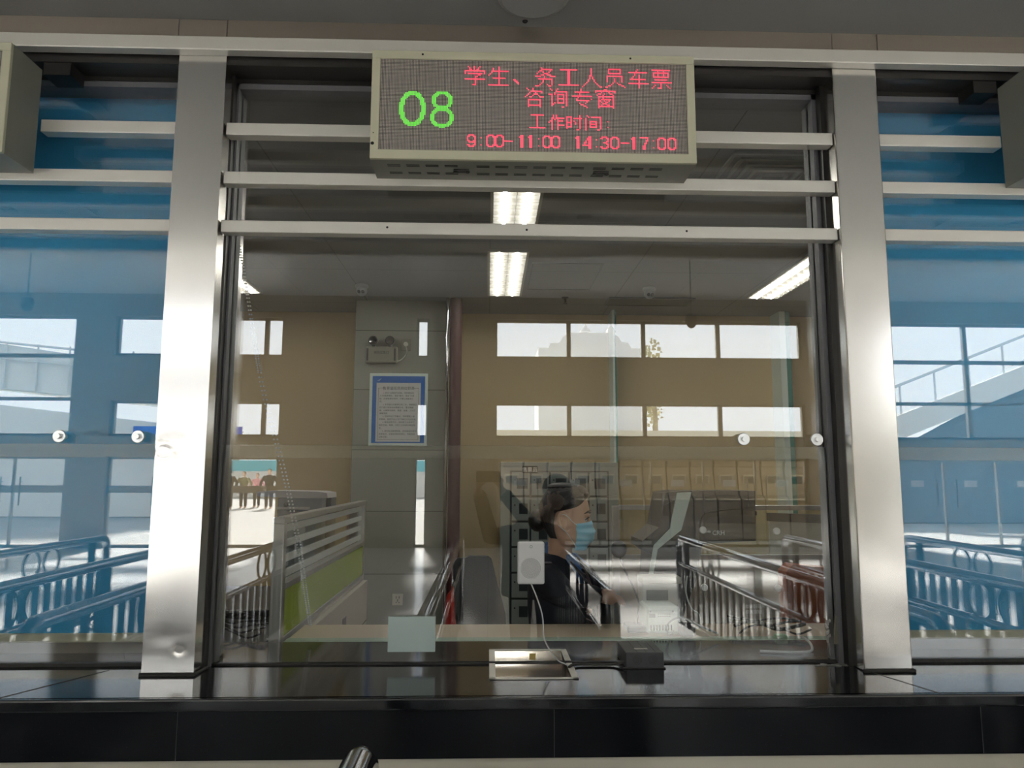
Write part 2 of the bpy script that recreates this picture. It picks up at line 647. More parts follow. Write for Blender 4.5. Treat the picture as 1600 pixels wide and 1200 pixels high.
# window wall: solid piers, spandrels and lintels in one shell
segs = [(HX0, -13.2), (-8.80, -7.97), (-4.42, -1.58), (-1.30, .12), (6.86, 8.70), (13.4, HX1)]
wb = MB()
Y0, Y1 = FACY - .3, FACY
for a, b in segs:
    wb.box(a, b, Y0, Y1, -.05, HZ + .05)
opens = [(-13.2, -8.80), (-7.97, -4.42), (-1.58, -1.30), (.12, 6.86), (8.70, 13.4)]
for i, (a, b) in enumerate(opens):
    wb.box(a, b, Y0, Y1, 4.87, HZ + .05)
    wb.box(a, b, Y0, Y1, 1.88, 2.30)
    if i in (1, 2, 3):
        wb.box(a, b, Y0, Y1, 3.05, 4.02)
struct(wb.build('wall_back', M['hallwall']))
wn = 4
mull = {0: [-11.0], 1: [-6.3, -4.80], 2: [], 3: [1.73, 3.37, 5.02], 4: [10.55, 12.2]}
for i, (a, b) in enumerate(opens):
    rows = [(2.30, 3.05), (4.02, 4.87)] if i in (1, 2, 3) else [(2.30, 4.87)]
    for z0, z1 in rows:
        wr = thing('window_%d' % wn, ((a + b) / 2, FACY - .15, z0), None, None, None, 'structure')
        fm = MB()
        ya, yb = FACY - .18, FACY - .10
        fm.box(a, a + .05, ya, yb, z0, z1).box(b - .05, b, ya, yb, z0, z1).box(a, b, ya, yb, z0, z0 + .05).box(a, b, ya, yb, z1 - .05, z1)
        for x in mull[i]:
            fm.box(x - .045, x + .045, ya, yb, z0, z1)
        if len(rows) == 1:
            fm.box(a, b, ya, yb, 3.97, 4.05)
            fm.box(a, b, ya, yb, 3.05, 3.12)
        fm.build('window_frame', M['hallwall'], wr)
        box('pane', a + .03, b - .03, FACY - .145, FACY - .137, z0 + .02, z1 - .02, M['glass_thin'], wr)
        wn += 1
    # glazed doors below
    dr = thing('door_%d' % (i + 1), ((a + b) / 2, FACY - .15, 0), None, None, None, 'structure')
    fm = MB()
    ya, yb = FACY - .18, FACY - .12
    fm.box(a, a + .05, ya, yb, 0, 1.88).box(b - .05, b, ya, yb, 0, 1.88).box(a, b, ya, yb, 1.82, 1.88)
    n = max(1, round((b - a) / 1.1))
    for k in range(1, n):
        x = a + (b - a) * k / n
        fm.box(x - .02, x + .02, ya, yb, 0, 1.85)
    if i in (0, 1):
        fm.box(a, b, ya, yb, 1.12, 1.27)
    fm.box(a, b, ya, yb, 0, .06)
    fm.build('door_frame', M['hallwall'], dr)
    box('pane', a + .03, b - .03, FACY - .155, FACY - .147, .03, 1.85, M['glass_thin'], dr)
    for k in range(n):
        x = a + (b - a) * (k + (.82 if k % 2 == 0 else .18)) / n
        if b - a > 1:
            hm = MB().tube([(x, FACY - .05, .85), (x, FACY - .05, 1.45)], .014, 8)
            hm.tube([(x, FACY - .05, .95), (x, FACY - .12, .95)], .01, 6).tube([(x, FACY - .05, 1.35), (x, FACY - .12, 1.35)], .01, 6)
            hm.build('door_handle', M['chrome'], dr)
    if i in (3, 4):
        for k in range(n):
            x = a + (b - a) * (k + .5) / n
            box('door_sticker', x - .14, x + .14, FACY - .146, FACY - .143, 1.28, 1.42, M['paper'], dr)

# outdoors beyond the window wall
struct(box('ground', -60, 60, -90, FACY - .3, -.2, -.02, M['outground']))
# kiosk bay; its canopy is added to shade the ticket machines
struct(box('wall_kiosk_bay', -.6, 8.6, -13.3, -13.1, -.02, 2.28, M['hallwall']))
struct(box('ceiling_kiosk_shade', -.6, 8.6, -13.3, -12.3, 2.2, 2.28, M['hallwall']))


def ticket_machine(x):
    t = thing('ticket_machine', (x, -12.75, 0), 'taupe self-service ticket machine in the row behind the hall doors', 'ticket machine', 'ticket machines behind the hall doors')
    MB().prism([(-13.08, 0), (-12.45, 0), (-12.45, .95), (-12.62, 1.05), (-12.75, 1.72), (-13.08, 1.72)], 'X', x - .27, x + .27).build('cabinet', M['kiosk'], t)
    fr = MB()
    fr.xf = Matrix.Translation((x, -12.69, 1.40)) @ Euler((-.19, 0, 0)).to_matrix().to_4x4()
    fr.box(-.17, .17, 0, .03, -.14, .14, .008)
    f = fr.build('screen_surround', M['kioskpale'], t)
    sc = MB()
    sc.xf = fr.xf
    sc.box(-.135, .135, .02, .034, -.105, .105)
    sc.build('screen', M['kioskdark'], f)
    box('header', x - .26, x + .26, -13.05, -12.7, 1.72, 1.86, M['kiosk'], t, .01)
    box('shelf', x - .24, x + .24, -12.55, -12.40, .93, .97, M['kioskpale'], t, .006)
    return t


tm = ticket_machine(.55)
for k in range(1, 13):
    c = copy_tree(tm)
    c.location.x += .575 * k

# plaza: people, hoarding, trees, buildings
def simple_person(label, x, y, h, coat, arm=.15, turn=0.0):
    t = thing('person', (x, y, -.02), label, 'person')
    s = h / 1.7
    def q(a, b, c):
        ca, sa = math.cos(turn), math.sin(turn)
        return Vector((x + (a * ca - b * sa) * s, y + (a * sa + b * ca) * s, -.02 + c * s))
    m = MB()
    for sx in (-1, 1):
        m.tube([q(.09 * sx, 0, .88), q(.10 * sx, .02, .46), q(.10 * sx, -.02, .07)], [.085 * s, .06 * s, .045 * s], 10)
        m.ell(q(.10 * sx, .06, .04), (.05 * s, .12 * s, .045 * s))
        m.tube([q(.19 * sx, 0, 1.38), q((.20 + arm) * sx, .02, 1.12), q((.18 + arm) * sx, .12, .88)], [.055 * s, .045 * s, .035 * s], 10)
        m.ell(q((.18 + arm) * sx, .14, .82), (.035 * s, .04 * s, .07 * s))
    m.tube([q(0, 0, .82), q(0, 0, 1.0), q(0, 0, 1.25), q(0, 0, 1.40)], [.15 * s, .145 * s, .175 * s, .13 * s], 14)
    m.tube([q(0, 0, 1.38), q(0, .01, 1.52)], [.055 * s, .05 * s], 10)
    m.ell(q(0, .02, 1.58), (.075 * s, .095 * s, .115 * s))
    m.ell(q(0, .115, 1.57), (.014 * s, .02 * s, .02 * s))
    melt(m, 'body', M['skin'], t, .022 * s, 2)
    j = MB()
    j.tube([q(0, 0, .80), q(0, 0, 1.0), q(0, 0, 1.25), q(0, 0, 1.43)], [.18 * s, .17 * s, .20 * s, .12 * s], 14)
    for sx in (-1, 1):
        j.tube([q(.17 * sx, 0, 1.39), q((.20 + arm) * sx, .02, 1.12), q((.18 + arm) * sx, .11, .91)], [.075 * s, .062 * s, .05 * s], 10)
    melt(j, 'coat', coat, t, .025 * s, 2)
    l = MB()
    for sx in (-1, 1):
        l.tube([q(.09 * sx, 0, .90), q(.10 * sx, .02, .46), q(.10 * sx, -.02, .09)], [.105 * s, .08 * s, .065 * s], 10)
    l.build('trousers', M['trousers'], t, True)
    MB().ell(q(0, -.005, 1.61), (.085 * s, .10 * s, .105 * s)).build('hair', M['hair'], t, True)
    return t


simple_person('person in dark coat, leftmost of the people on the bright plaza reflected at left', -11.75, -29, 1.75, M['coat'])
simple_person('person in olive jacket second from left among the people reflected on the plaza', -11.25, -29.5, 1.68, P('olive_jacket', (.16, .15, .09), .8))
simple_person('person in pink top between the others on the reflected plaza', -10.95, -30.5, 1.6, P('pink_top', (.6, .28, .30), .8))
simple_person('person in dark jacket standing apart at right on the reflected plaza', -9.95, -29, 1.8, M['coat'])
hb = thing('site_hoarding', (-18, -47, -.02), 'turquoise hoarding on a pale base across the far side of the reflected plaza', 'hoarding')
box('base_wall', -40, 4, -47.2, -46.7, -.02, 1.75, M['bldg'], hb)
box('hoarding_sheet', -40, 4, -47, -46.8, 1.75, 2.5, M['teal'], hb)


def tree(x, y, h, label, nl=260, wd=.3):
    t = thing('tree', (x, y, -.02), label, 'tree')
    MB().tube([(x, y, -.02), (x + .1, y, h * .5), (x, y, h * .75)], [.18, .12, .06], 8).build('trunk', M['kiosk'], t, True)
    rnd = random.Random(int(x * 10))
    m = MB()
    for k in range(nl):
        d = Vector((rnd.gauss(0, 1), rnd.gauss(0, 1), rnd.gauss(0, 1))).normalized() * rnd.uniform(.4, 1)
        c = Vector((x + d.x * h * wd, y + d.y * h * wd, h * .72 + d.z * h * .28))
        a = Vector((rnd.gauss(0, 1), rnd.gauss(0, 1), rnd.gauss(0, 1))).normalized()
        b = a.orthogonal().normalized()
        e = a.cross(b)
        r = rnd.uniform(.2, .45) * (wd / .3) ** .9
        m.add([c + b * r, c + e * r, c - b * r, c - e * r, c + a * .08], [(0, 1, 4), (1, 2, 4), (2, 3, 4), (3, 0, 4), (3, 2, 1, 0)])
    m.build('foliage', M['leaf'], t)


tree(-19.5, -50, 5.5, 'olive tree above the turquoise hoarding, farthest left in the reflection')
tree(-15.4, -52, 4.6, 'olive tree above the turquoise hoarding behind the reflected people')
tree(7.9, -30, 8.4, 'pale sparse tree seen through the middle of the reflected upper window row', 420, .075)
# stepped roof building with a little turret
b = thing('street_building', (11, -62, 0), 'pale stepped gable building with small turrets in the reflected upper windows', 'building')
m = MB()
m.box(4.4, 13.6, -66, -60, 0, 12.9)
m.prism([(5.3, 12.9), (12.8, 12.9), (12.5, 13.4), (11.9, 13.5), (11.6, 14.0), (10.9, 14.3), (7.2, 14.3), (6.6, 13.9), (6.3, 13.4), (5.5, 13.3)], 'Y', -66, -60)
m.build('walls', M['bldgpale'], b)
for x in (8.9, 11.3):
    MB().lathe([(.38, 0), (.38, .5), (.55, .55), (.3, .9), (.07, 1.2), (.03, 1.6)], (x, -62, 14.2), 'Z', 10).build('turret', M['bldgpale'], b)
# ramp building on the left and stair hall on the right
b = thing('building', (-14, -24, 0), 'white building with a sloping ramp wall, reflected in the left blue bay', 'building')
MB().prism([(-26, 0), (-10.5, 0), (-10.5, 3.2), (-26, 4.9)], 'Y', -24, -22).build('ramp_wall', M['bldg'], b)
MB().prism([(-26, 5.4), (-10.5, 3.9), (-10.5, 5.2), (-26, 7.4)], 'Y', -24.5, -22.2).build('ramp_parapet', M['bldg'], b)
MB().box(-12.6, -8.8, -21.5, -21.4, 2.5, 3.2).build('blue_banner', M['bluesign'], b)
rl = MB()
for k in range(9):
    x = -20 + k * 1.15
    z = 5.2 - (x + 26) * .07
    rl.tube([(x, -22.1, z), (x, -22.1, z + 1.7)], .035, 6)
rl.tube([(-21, -22.1, 6.6), (-10.5, -22.1, 5.6)], .04, 6).tube([(-21, -22.1, 6.0), (-10.5, -22.1, 5.0)], .03, 6)
rl.build('ramp_handrail', M['partalu'], b)
b = thing('building', (17, -20, 0), 'grey building with an outside stair, reflected in the right blue bay', 'building')
MB().prism([(9.5, 0), (30, 0), (30, 9.0), (22, 6.8), (13.5, 2.4), (9.5, 2.1)], 'Y', -22, -19).build('stair_flank', M['bldgdark'], b)
MB().prism([(12, 2.1), (30, 9.2), (30, 9.9), (12, 2.9)], 'Y', -18.99, -18.8).build('stair_string', M['bldg'], b)
rl = MB()
for k in range(10):
    x = 12.5 + k * 1.2
    z = 2.9 + (x - 12) * .389
    rl.tube([(x, -18.9, z - .05), (x, -18.9, z + 1.0)], .035, 6)
rl.tube([(12.2, -18.9, 3.95), (24, -18.9, 8.55)], .045, 6)
rl.build('stair_handrail', M['partalu'], b)
b = thing('parapet', (3, -25, 0), 'low beige parapet building behind the reflected lower window row', 'building')
MB().box(-1, 14, -27, -25, 0, 3.35).build('walls', M['beige_stone'], b)

# ---------------------------------------------------------------- queue railings
def railing(x, yn, label, L=4.55):
    """yn = end nearest the counter"""
    t = thing('queue_railing', (x, yn, 0), label, 'railing')
    yf = yn - L
    zt, zm, r = .86, .60, .037
    arc = [(x, yn - .10 + .10 * math.sin(a), zt - .10 + .10 * math.cos(a)) for a in [PI / 2 * k / 6 for k in range(7)]]
    arc2 = [(x, yf + .10 - .10 * math.sin(a), zt - .10 + .10 * math.cos(a)) for a in [PI / 2 * k / 6 for k in range(7)]]
    MB().tube([(x, yf, 0)] + [(p[0], p[1], p[2]) for p in arc2[::-1]] + arc + [(x, yn, 0)], r, 16).build('top_rail', M['chrome'], t, True)
    MB().tube([(x, yf, zm), (x, yn, zm)], r * .7, 12).build('middle_rail', M['chrome'], t, True)
    MB().tube([(x, yf, .09), (x, yn, .09)], r * .6, 10).build('bottom_rail', M['rail_dark'], t, True)
    for k in range(3):
        y = yf + .28 + (L - .56) * k / 2
        MB().box(x - .022, x + .022, y - .03, y + .03, 0, zt - .02).build('post', M['rail_dark'], t)
    for y in (yf + .95, yf + 1.24, yf + 3.1, yf + 3.39):
        MB().ring((x, y, (zt + zm) / 2 - .005), .115, .011, 'X', 24, 8).build('ring', M['rail_dark'], t, True)
    n = 26
    for k in range(n):
        y = yf + .12 + (L - .24) * k / (n - 1)
        MB().box(x - .012, x + .012, y - .036, y + .036, .09, zm).build('baluster', M['rail_dark'], t)
    return t


RAILS = [(-.285, 1.83, 'chrome queue railing whose rounded end shows at the bottom edge of the photo'),
         (.65, 1.15, 'chrome queue railing reflected across the clerk behind the glass'),
         (2.0, 1.8, 'dark chrome queue railing with ring pairs reflected in the right half of the window'),
         (3.12, 1.8, 'chrome queue railing reflected beside the orange chair and into the right blue bay'),
         (4.4, 1.8, 'chrome queue railing with rings reflected in the middle of the right blue bay'),
         (5.7, 1.8, 'chrome queue railing reflected at the right edge of the right blue bay'),
         (-1.95, 1.8, 'bright chrome queue railing reflected at the left edge of the window'),
         (-2.75, 1.8, 'chrome queue railing reflected in the left blue bay next to the steel pillar'),
         (-3.9, 1.8, 'chrome queue railing reflected farthest left in the left blue bay')]
r0 = railing(*RAILS[0])
for x, yn, lb in RAILS[1:]:
    c = copy_tree(r0)
    c.location = (x, yn, 0)
    c['label'] = lb
for o in list(COL.objects):
    if o.name.startswith('queue_railing'):
        o['group'] = 'queue railings in the ticket hall'

# hall dome cameras and lamps
def dome(name, loc, label, drop):
    x, y, z = loc
    t = thing(name, loc, label, 'security camera')
    MB().tube([(x, y, z), (x, y, z - drop)], .009, 8).build('drop_pole', M['black'], t)
    MB().lathe([(.03, 0), (.09, -.03), (.10, -.12), (.10, -.16)], (x, y, z - drop), 'Z', 18).build('housing', M['darkgrey'], t, True)
    MB().ell((x, y, z - drop - .16), (.085, .085, .10)).build('dome', M['black'], t, True)


dome('dome_camera', (3.4, -7.0, HZ), 'dark dome camera on a pole, silhouetted in the right of the reflected upper windows', 1.12)
dome('dome_camera', (-7.6, -7.0, HZ), 'dark dome camera silhouetted in the reflected window of the left blue bay', .95)
hl = None
for (x, y) in ((-8.5, -4), (-5.5, -6.5), (-3.0, -2.6), (6.5, -4), (9.5, -6.5)):
    if hl is None:
        hl = thing('hall_light', (x, y, HZ), 'pale rectangular light panel in the slatted hall ceiling', 'ceiling light', 'hall ceiling lights')
        box('frame', x - .33, x + .33, y - .63, y + .63, HZ - .03, HZ, M['lampfin'], hl)
        box('diffuser', x - .3, x + .3, y - .6, y + .6, HZ - .034, HZ - .028, M['hall_lamp'], hl)
        h0 = Vector((x, y, HZ))
    else:
        c = copy_tree(hl)
        c.location = (x, y, HZ)

# ================================================================ COUNTER FRONT
ct = thing('counter', (0, 2.5, .70), 'polished black granite ticket counter running across the whole front', 'counter')
tp = MB().box(HX0, HX1, 2.155, 2.18, ZC - .035, ZC, .006)
qo = [(HX0, 2.166), (HX1, 2.166), (HX1, 2.86), (HX0, 2.86)]
qi = [(.018, 2.347), (.268, 2.347), (.268, 2.70), (.018, 2.70)]
vs, fs = [], []
for z in (ZC, ZC - .0349):
    vs += [(x, y, z) for x, y in qo] + [(x, y, z) for x, y in qi]
for k in range(4):
    l = (k + 1) % 4
    fs += [(k, l, 4 + l, 4 + k), (8 + k, 12 + k, 12 + l, 8 + l), (k, 8 + k, 8 + l, l), (4 + k, 4 + l, 12 + l, 12 + k)]
tp.add(vs, fs)
tp.build('countertop', M['granite_top'], ct)
MB().box(HX0, HX1, 2.175, 2.235, .714, ZC - .0352).build('front_panel', M['granite'], ct)
jm = MB()
for x in (-1.62, -.86, .19, 1.42, 2.4):
    jm.box(x - .0008, x + .0008, 2.1735, 2.1752, .714, ZC - .036)
jm.build('panel_joint', M['darkgrey'], ct)
jm = MB()
jm.tube([(-1.20, 2.47, ZC + .0002), (-1.36, 2.163, ZC + .0002)], .0012, 4)
jm.build('top_joint', M['rubber'], ct)
jm = MB()
jm.tube([(1.215, 2.41, ZC + .0002), (1.30, 2.163, ZC + .0002)], .0012, 4)
jm.build('top_joint', M['rubber'], ct)

# pillars and beam
def pillar(x0, x1, label, dents=()):
    t = thing('pillar', ((x0 + x1) / 2, YP, ZC), label, 'pillar')
    bm = MB().box(x0, x1, YP, 2.66, ZC, 3.0, .004)
    if dents:
        # the beaten front sheet: a fine grid pushed in around each dent
        nx_, nz_ = 30, 300
        g = []
        for j in range(nz_ + 1):
            z = ZC + .001 + (2.925 - ZC) * j / nz_
            for i in range(nx_ + 1):
                x = x0 + (x1 - x0) * i / nx_
                d = 0
                for dx, dz, sx, sz, am in dents:
                    u, v_ = (x - dx) / sx, (z - dz) / sz
                    d += am * math.exp(-(u * u + v_ * v_))
                g.append(Vector((x, YP - .0012 + d * min(1, 8 * min(i, nx_ - i) / nx_ + (1 if i == 0 else 0)) , z)))
        w_ = nx_ + 1
        nb = len(g)
        g += [Vector((p.x, YP + .004, p.z)) for p in g]
        f_ = []
        for j in range(nz_):
            for i in range(nx_):
                a = j * w_ + i
                f_ += [(a, a + 1, a + w_ + 1, a + w_)]
            for i in (0, nx_):
                a = j * w_ + i
                f_.append((a, a + w_, nb + a + w_, nb + a))
        MB().add(g, f_).build('front_sheet', M['steel'], t, True)
    bm.build('steel_cladding', M['steel'], t)
    MB().tube([(x0 - .004, YP - .004, ZC + .004), (x1 + .004, YP - .004, ZC + .004), (x1 + .01, YP + .08, ZC + .004)], .0055, 6).build('caulk_line', M['rubber'], t)
    return t


pl = pillar(-1.068, -.908, 'brushed stainless steel pillar left of the ticket window, dented at its left edge', [(-1.045, 1.575, .035, .018, .0045), (-1.01, 1.60, .05, .03, -.002), (-.955, .96, .018, .014, .002), (-.99, 1.0, .06, .03, .0012)])
pillar(1.199, 1.357, 'brushed stainless steel pillar right of the ticket window')
# dent in the left pillar
tr = thing('trim_1', (0, YP, 3.0), None, None, None, 'structure')
tb = MB()
xs = [HX0, -1.07, -.906, 1.197, 1.359, HX1]
for a, c in zip(xs[:-1], xs[1:]):
    tb.box(a + .0012, c - .0012, 2.385, 2.44, 2.975, 3.052)
tb.build('beam_cladding', M['steel_dull'], tr)
box('beam_backing', HX0, HX1, 2.41, 2.64, 2.90, 3.05, M['steel_dark'], tr)
MB().box(HX0, HX1, 2.36, 2.40, 2.926, 2.975, .003).build('lower_tube', M['steel_h'], tr)

# ---------------------------------------------------------------- the three glazed bays
def bay(n, x0, x1, blind, bars, discs, label):
    t = thing('window_%d' % n, ((x0 + x1) / 2, YG, ZC), None, None, None, 'structure')
    for z0, z1, a, c in bars:
        MB().box(a, c, 2.415, 2.46, z0, z1, .003).build('crossbar', M['steel_h'], t)
    fr = MB()
    fl = .004 if not blind else .012
    for a, c in ((x0, x0 + fl), (x1 - .014, x1)):
        fr.box(a, c, 2.47, 2.60, ZC + .0005, 2.90)
    fr.box(x0, x1, 2.50, 2.60, 2.885, 2.90)
    fr.build('window_frame', M['steel_dark'], t)
    al = MB()
    for a, c in ((x0 + fl, x0 + fl * 2 + .003), (x1 - .030, x1 - .014)):
        al.box(a, c, 2.505, 2.59, ZC + .0005, 2.885)
    al.box(x0 + fl, x1 - .014, 2.505, 2.59, 2.865, 2.885)
    al.build('inner_profile', M['alu'], t)
    a, c = x0 + fl * 2 + .003, x1 - .030
    for nm, (yy, z0, z1) in (('upper_pane', (2.538, 1.5575, 2.866)), ('lower_pane', (2.522, ZC + .006, 1.6005))):
        g = MB()
        g.box(a, c, yy, yy + .012, z0, z1)
        o = g.build(nm, [M['glass'], M['glass_edge']], t)
        for p in o.data.polygons:
            if abs(p.normal.y) < .5:
                p.material_index = 1
    if not blind:
        MB().box(a, c, 2.518, 2.538, ZC + .0003, ZC + .006).build('silicone_seam', M['rubber'], t)
    else:
        MB().box(x0, x1, 2.515, 2.54, ZC + .0003, ZC + .01).build('silicone_seam', M['rubber'], t)
    for x in discs:
        d = MB().lathe([(.020, 0), (.0215, -.003), (.0215, -.009), (.020, -.0105)], (x, 2.522, 1.6265), 'Y', 28)
        d.cyl((x, 2.5, 1.6265), .009, .05, 'Y', 10)
        d.build('standoff_disc', M['disc'], t, True)
    if blind:
        bl = thing('roller_blind', ((x0 + x1) / 2, 2.66, ZC), label, 'blind')
        pts = 60
        fab = MB()
        zt, zb = 3.02, ZC + .075
        fab.box(x0 - .01, x1 + .01, 2.660, 2.664, zb, zt)
        fab.build('fabric', M['blind'], bl)
        MB().box(x0 - .01, x1 + .01, 2.652, 2.672, ZC + .045, ZC + .076, .006).build('bottom_bar', M['cream'], bl)
        struct(box('trim_%d' % (n + 3), x0 - .02, x1 + .02, 2.70, 2.74, ZC, 3.05, M['hallwall']))
    return t


M['disc'] = P('spun_steel_disc', (.80, .81, .80), .30, 1.0, .10, 60, .05)
Z3 = [(2.308, 2.350), (2.478, 2.521), (2.651, 2.695)]
bay(1, -.908, 1.199, False, [(z0, z1, -.904, 1.197) for z0, z1 in Z3], (.878, 1.134), None)
bay(2, -3.20, -1.068, True, [(*Z3[0], -3.2, -1.068), (*Z3[1], -3.2, -1.068), (*Z3[2], -1.525, -1.068)], (-1.438, -1.178), 'blue roller blind pulled down behind the left bay glass')
bay(3, 1.357, 3.50, True, [(*Z3[0], 1.357, 3.5), (*Z3[1], 1.357, 3.5), (*Z3[2], 1.357, 1.80)], (), 'blue roller blind pulled down behind the right bay glass')
w1 = [o for o in COL.objects if o.name == 'window_1'][0]
for px, py in ((605, 355), (823, 359), (1073, 361)):
    c = at(px, py, 2.4145)
    MB().lathe([(.0012, -.0012), (.0032, -.001), (.004, .0006)], c, 'Y', 12).build('bar_screw', M['steel_dark'], w1)
# remaining front above and beside the bays, outside the frame
struct(box('wall_front_left', HX0, -3.2, 2.5, 2.7, ZC + .001, 3.05, M['hallwall']))
struct(box('wall_front_right', 3.5, HX1, 2.5, 2.7, ZC + .001, 3.05, M['hallwall']))

# ---------------------------------------------------------------- LED signs
G = {
 '学': "..#...#...#...|...#..#..#....|...##.#.##....|##############|#............#|#.##########.#|.........##...|.......##.....|.......#......|##############|.......#......|.......#......|.......#......|.....###......",
 '生': ".......#......|...#...#......|...#...#......|..############|..#....#......|.#.....#......|#......#......|.......#......|...#########..|.......#......|.......#......|.......#......|.......#......|##############",
 '、': "..............|..............|..............|..............|..............|..............|..............|..............|..............|.##...........|..##..........|...##.........|....#.........|..............",
 '务': "....#.........|....########..|...##.....#...|..#..#...#....|.#....###.....|....##..###...|####..#...####|......#.......|..##########..|.....#.....#..|.....#.....#..|....#......#..|...#....#..#..|###......##...",
 '工': "..............|.############.|......##......|......##......|......##......|......##......|......##......|......##......|......##......|......##......|......##......|......##......|##############|..............",
 '人': "......#.......|......#.......|......#.......|......#.......|......#.......|.....##.......|.....#.#......|.....#.#......|....#...#.....|....#...#.....|...#.....#....|..#.......#...|.#.........#..|#...........##",
 '员': "..#########...|..#.......#...|..#.......#...|..#########...|..............|.###########..|.#.........#..|.#....#....#..|.#....#....#..|.#....#....#..|.....#..#.....|....#....##...|..##.......##.|##...........#",
 '车': "......#.......|.....#........|#############.|....#.........|....#..#......|...#...#......|..#....#......|.###########..|.......#......|.......#......|##############|.......#......|.......#......|.......#......",
 '票': "#############.|....#...#.....|.###########..|.#..#...#..#..|.#..#...#..#..|.###########..|..............|..#########...|..............|##############|......#.......|..#...#...#...|.#....#....#..|#...###.....#.",
 '咨': ".#...#........|..#..#........|....########..|...#...#...#..|..#...###.....|.#...#...#....|#..##.....###.|..............|..#########...|..#.......#...|..#.......#...|..#.......#...|..#########...|..#.......#...",
 '询': ".#....#.......|..#..#........|.....########.|....#.......#.|###.#.#####.#.|..#...#...#.#.|..#...#...#.#.|..#...#####.#.|..#...#...#.#.|..#...#...#.#.|..#.#.#####.#.|..##........#.|..#.........#.|.........##...",
 '专': "......#.......|......#.......|..##########..|.....#........|.....#........|##############|....#.........|...#.........#|...#########..|..........#...|.....#...#....|......##......|........##....|..........#...",
 '窗': "......##......|##############|#...#....#...#|..##..#...##..|.#...#......#.|..###########.|..#..#......#.|..#.#######.#.|..##..#..#..#.|..#.#..##...#.|..#..###....#.|..#.#...##..#.|..###########.|..#.........#.",
 '工s': ".#########.|.....#.....|.....#.....|.....#.....|.....#.....|.....#.....|.....#.....|.....#.....|.....#.....|###########|...........",
 '作s': "...#.#.....|...#.#.....|..##.######|..#.#.#....|.##...####.|#.#...#....|..#...#....|..#...#####|..#...#....|..#...#....|..#...#....",
 '时s': ".........#.|####.....#.|#..#.######|#..#.....#.|#..#.#...#.|####..#..#.|#..#..#..#.|#..#.....#.|####.....#.|#........#.|.......##..",
 '间s': ".#.........|..#.#######|#.........#|#.........#|#..#####..#|#..#...#..#|#..#####..#|#..#...#..#|#..#####..#|#.........#|#.......##.",
 ':': "..|..|.#|..|..|..|..|.#|..", ':s': "..|..|..|..|.#|..|..|..|.#|..|..",
 '-': "......|......|......|......|######|......|......|......|......",
 '0': ".####.|##..##|#....#|#....#|#....#|#....#|#....#|##..##|.####.",
 '1': "..##..|.###..|..##..|..##..|..##..|..##..|..##..|..##..|..##..",
 '9': ".####.|##..##|#....#|#....#|##..##|.#####|.....#|##..##|.####.",
 '4': "....##|...###|...###|..#.##|.##.##|.#..##|######|....##|....##",
 '3': ".####.|##..##|.....#|....##|..###.|....##|.....#|##..##|.####.",
 '7': "######|.....#|....##|....#.|...##.|...#..|..##..|..##..|..##..",
}


def glyph(dots, ch, c0, r0):
    for r, row in enumerate(G[ch].split('|')):
        for k, q in enumerate(row):
            if q == '#':
                dots.add((c0 + k, r0 + r))


def led_sign(x0, x1, label, content):
    z0, z1, y0, y1 = 2.502, 2.870, 2.25, 2.413
    t = thing('led_sign', ((x0 + x1) / 2, y0, z0), label, 'LED sign')
    b = MB().box(x0, x1, y0 + .012, y1, z0, z1)
    b.build('housing', M['signbody'], t)
    bz = .027
    f = MB()
    f.box(x0, x1, y0, y0 + .014, z0, z0 + bz + .004, .002).box(x0, x1, y0, y0 + .014, z1 - bz, z1, .002)
    f.box(x0, x0 + bz, y0, y0 + .014, z0 + bz, z1 - bz, .002).box(x1 - bz, x1, y0, y0 + .014, z0 + bz, z1 - bz, .002)
    fr = f.build('bezel', M['signframe'], t)
    sx0, sz1 = x0 + bz, z1 - bz
    box('screen', sx0, x1 - bz, y0 + .006, y0 + .0125, z0 + bz + .004, sz1, M['ledface'], t)
    sv = MB()
    for x in (x0 + .008, ):
        sv.cyl((x, y0 - .0006, z0 + .05), .0055, .002, 'Y', 12)
        sv.cyl((x + .002, y0 - .0006, z0 + .085), .002, .002, 'Y', 8)
    for k in (.155, .80):
        sv.cyl((x0 + (x1 - x0) * k, y0 - .0006, z1 - .012), .0035, .002, 'Y', 10)
    sv.build('bezel_screw', M['blackhole'], t)
    for x in [x0 + .05 + .062 * k for k in range(4)] + [x0 + .34 + .062 * k for k in range(6)] + [x1 - .33 + .062 * k for k in range(4)]:
        for yy in (y0 + .045, y0 + .105):
            box('vent_slot', x, x + .042, yy, yy + .0035, z0 - .0008, z0 + .0005, M['blackhole'], t)
            box('vent_slot', x, x + .042, yy + .010, yy + .0135, z0 - .0008, z0 + .0005, M['blackhole'], t)
    for x in (x0 + .29, x1 - .30):
        l = MB().box(x - .026, x + .026, y0 + .072, y0 + .094, z0 - .006, z0, .002)
        l.cyl((x - .02, y0 + .083, z0 - .009), .007, .006, 'Z', 8).cyl((x + .02, y0 + .083, z0 - .009), .007, .006, 'Z', 8)
        l.build('latch', M['steel_dark'], t)
    for nm, mat, dots in content:
        d = MB()
        for c, r in dots:
            x, z = sx0 + (c + .5) * LEDP, sz1 - (r + .5) * LEDP
            # squares sit on the module's own lamp grid
            x = (math.floor((x + 10) / LEDP) + .5) * LEDP - 10
            z = (math.floor((z + 10) / LEDP) + .5) * LEDP - 10
            h = LEDP * .37
            d.box(x - h, x + h, y0 + .005, y0 + .0065, z - h, z + h)
        d.build(nm, mat, t)
    return t


def col_of(px):
    return round((px - 590) / 2.335)


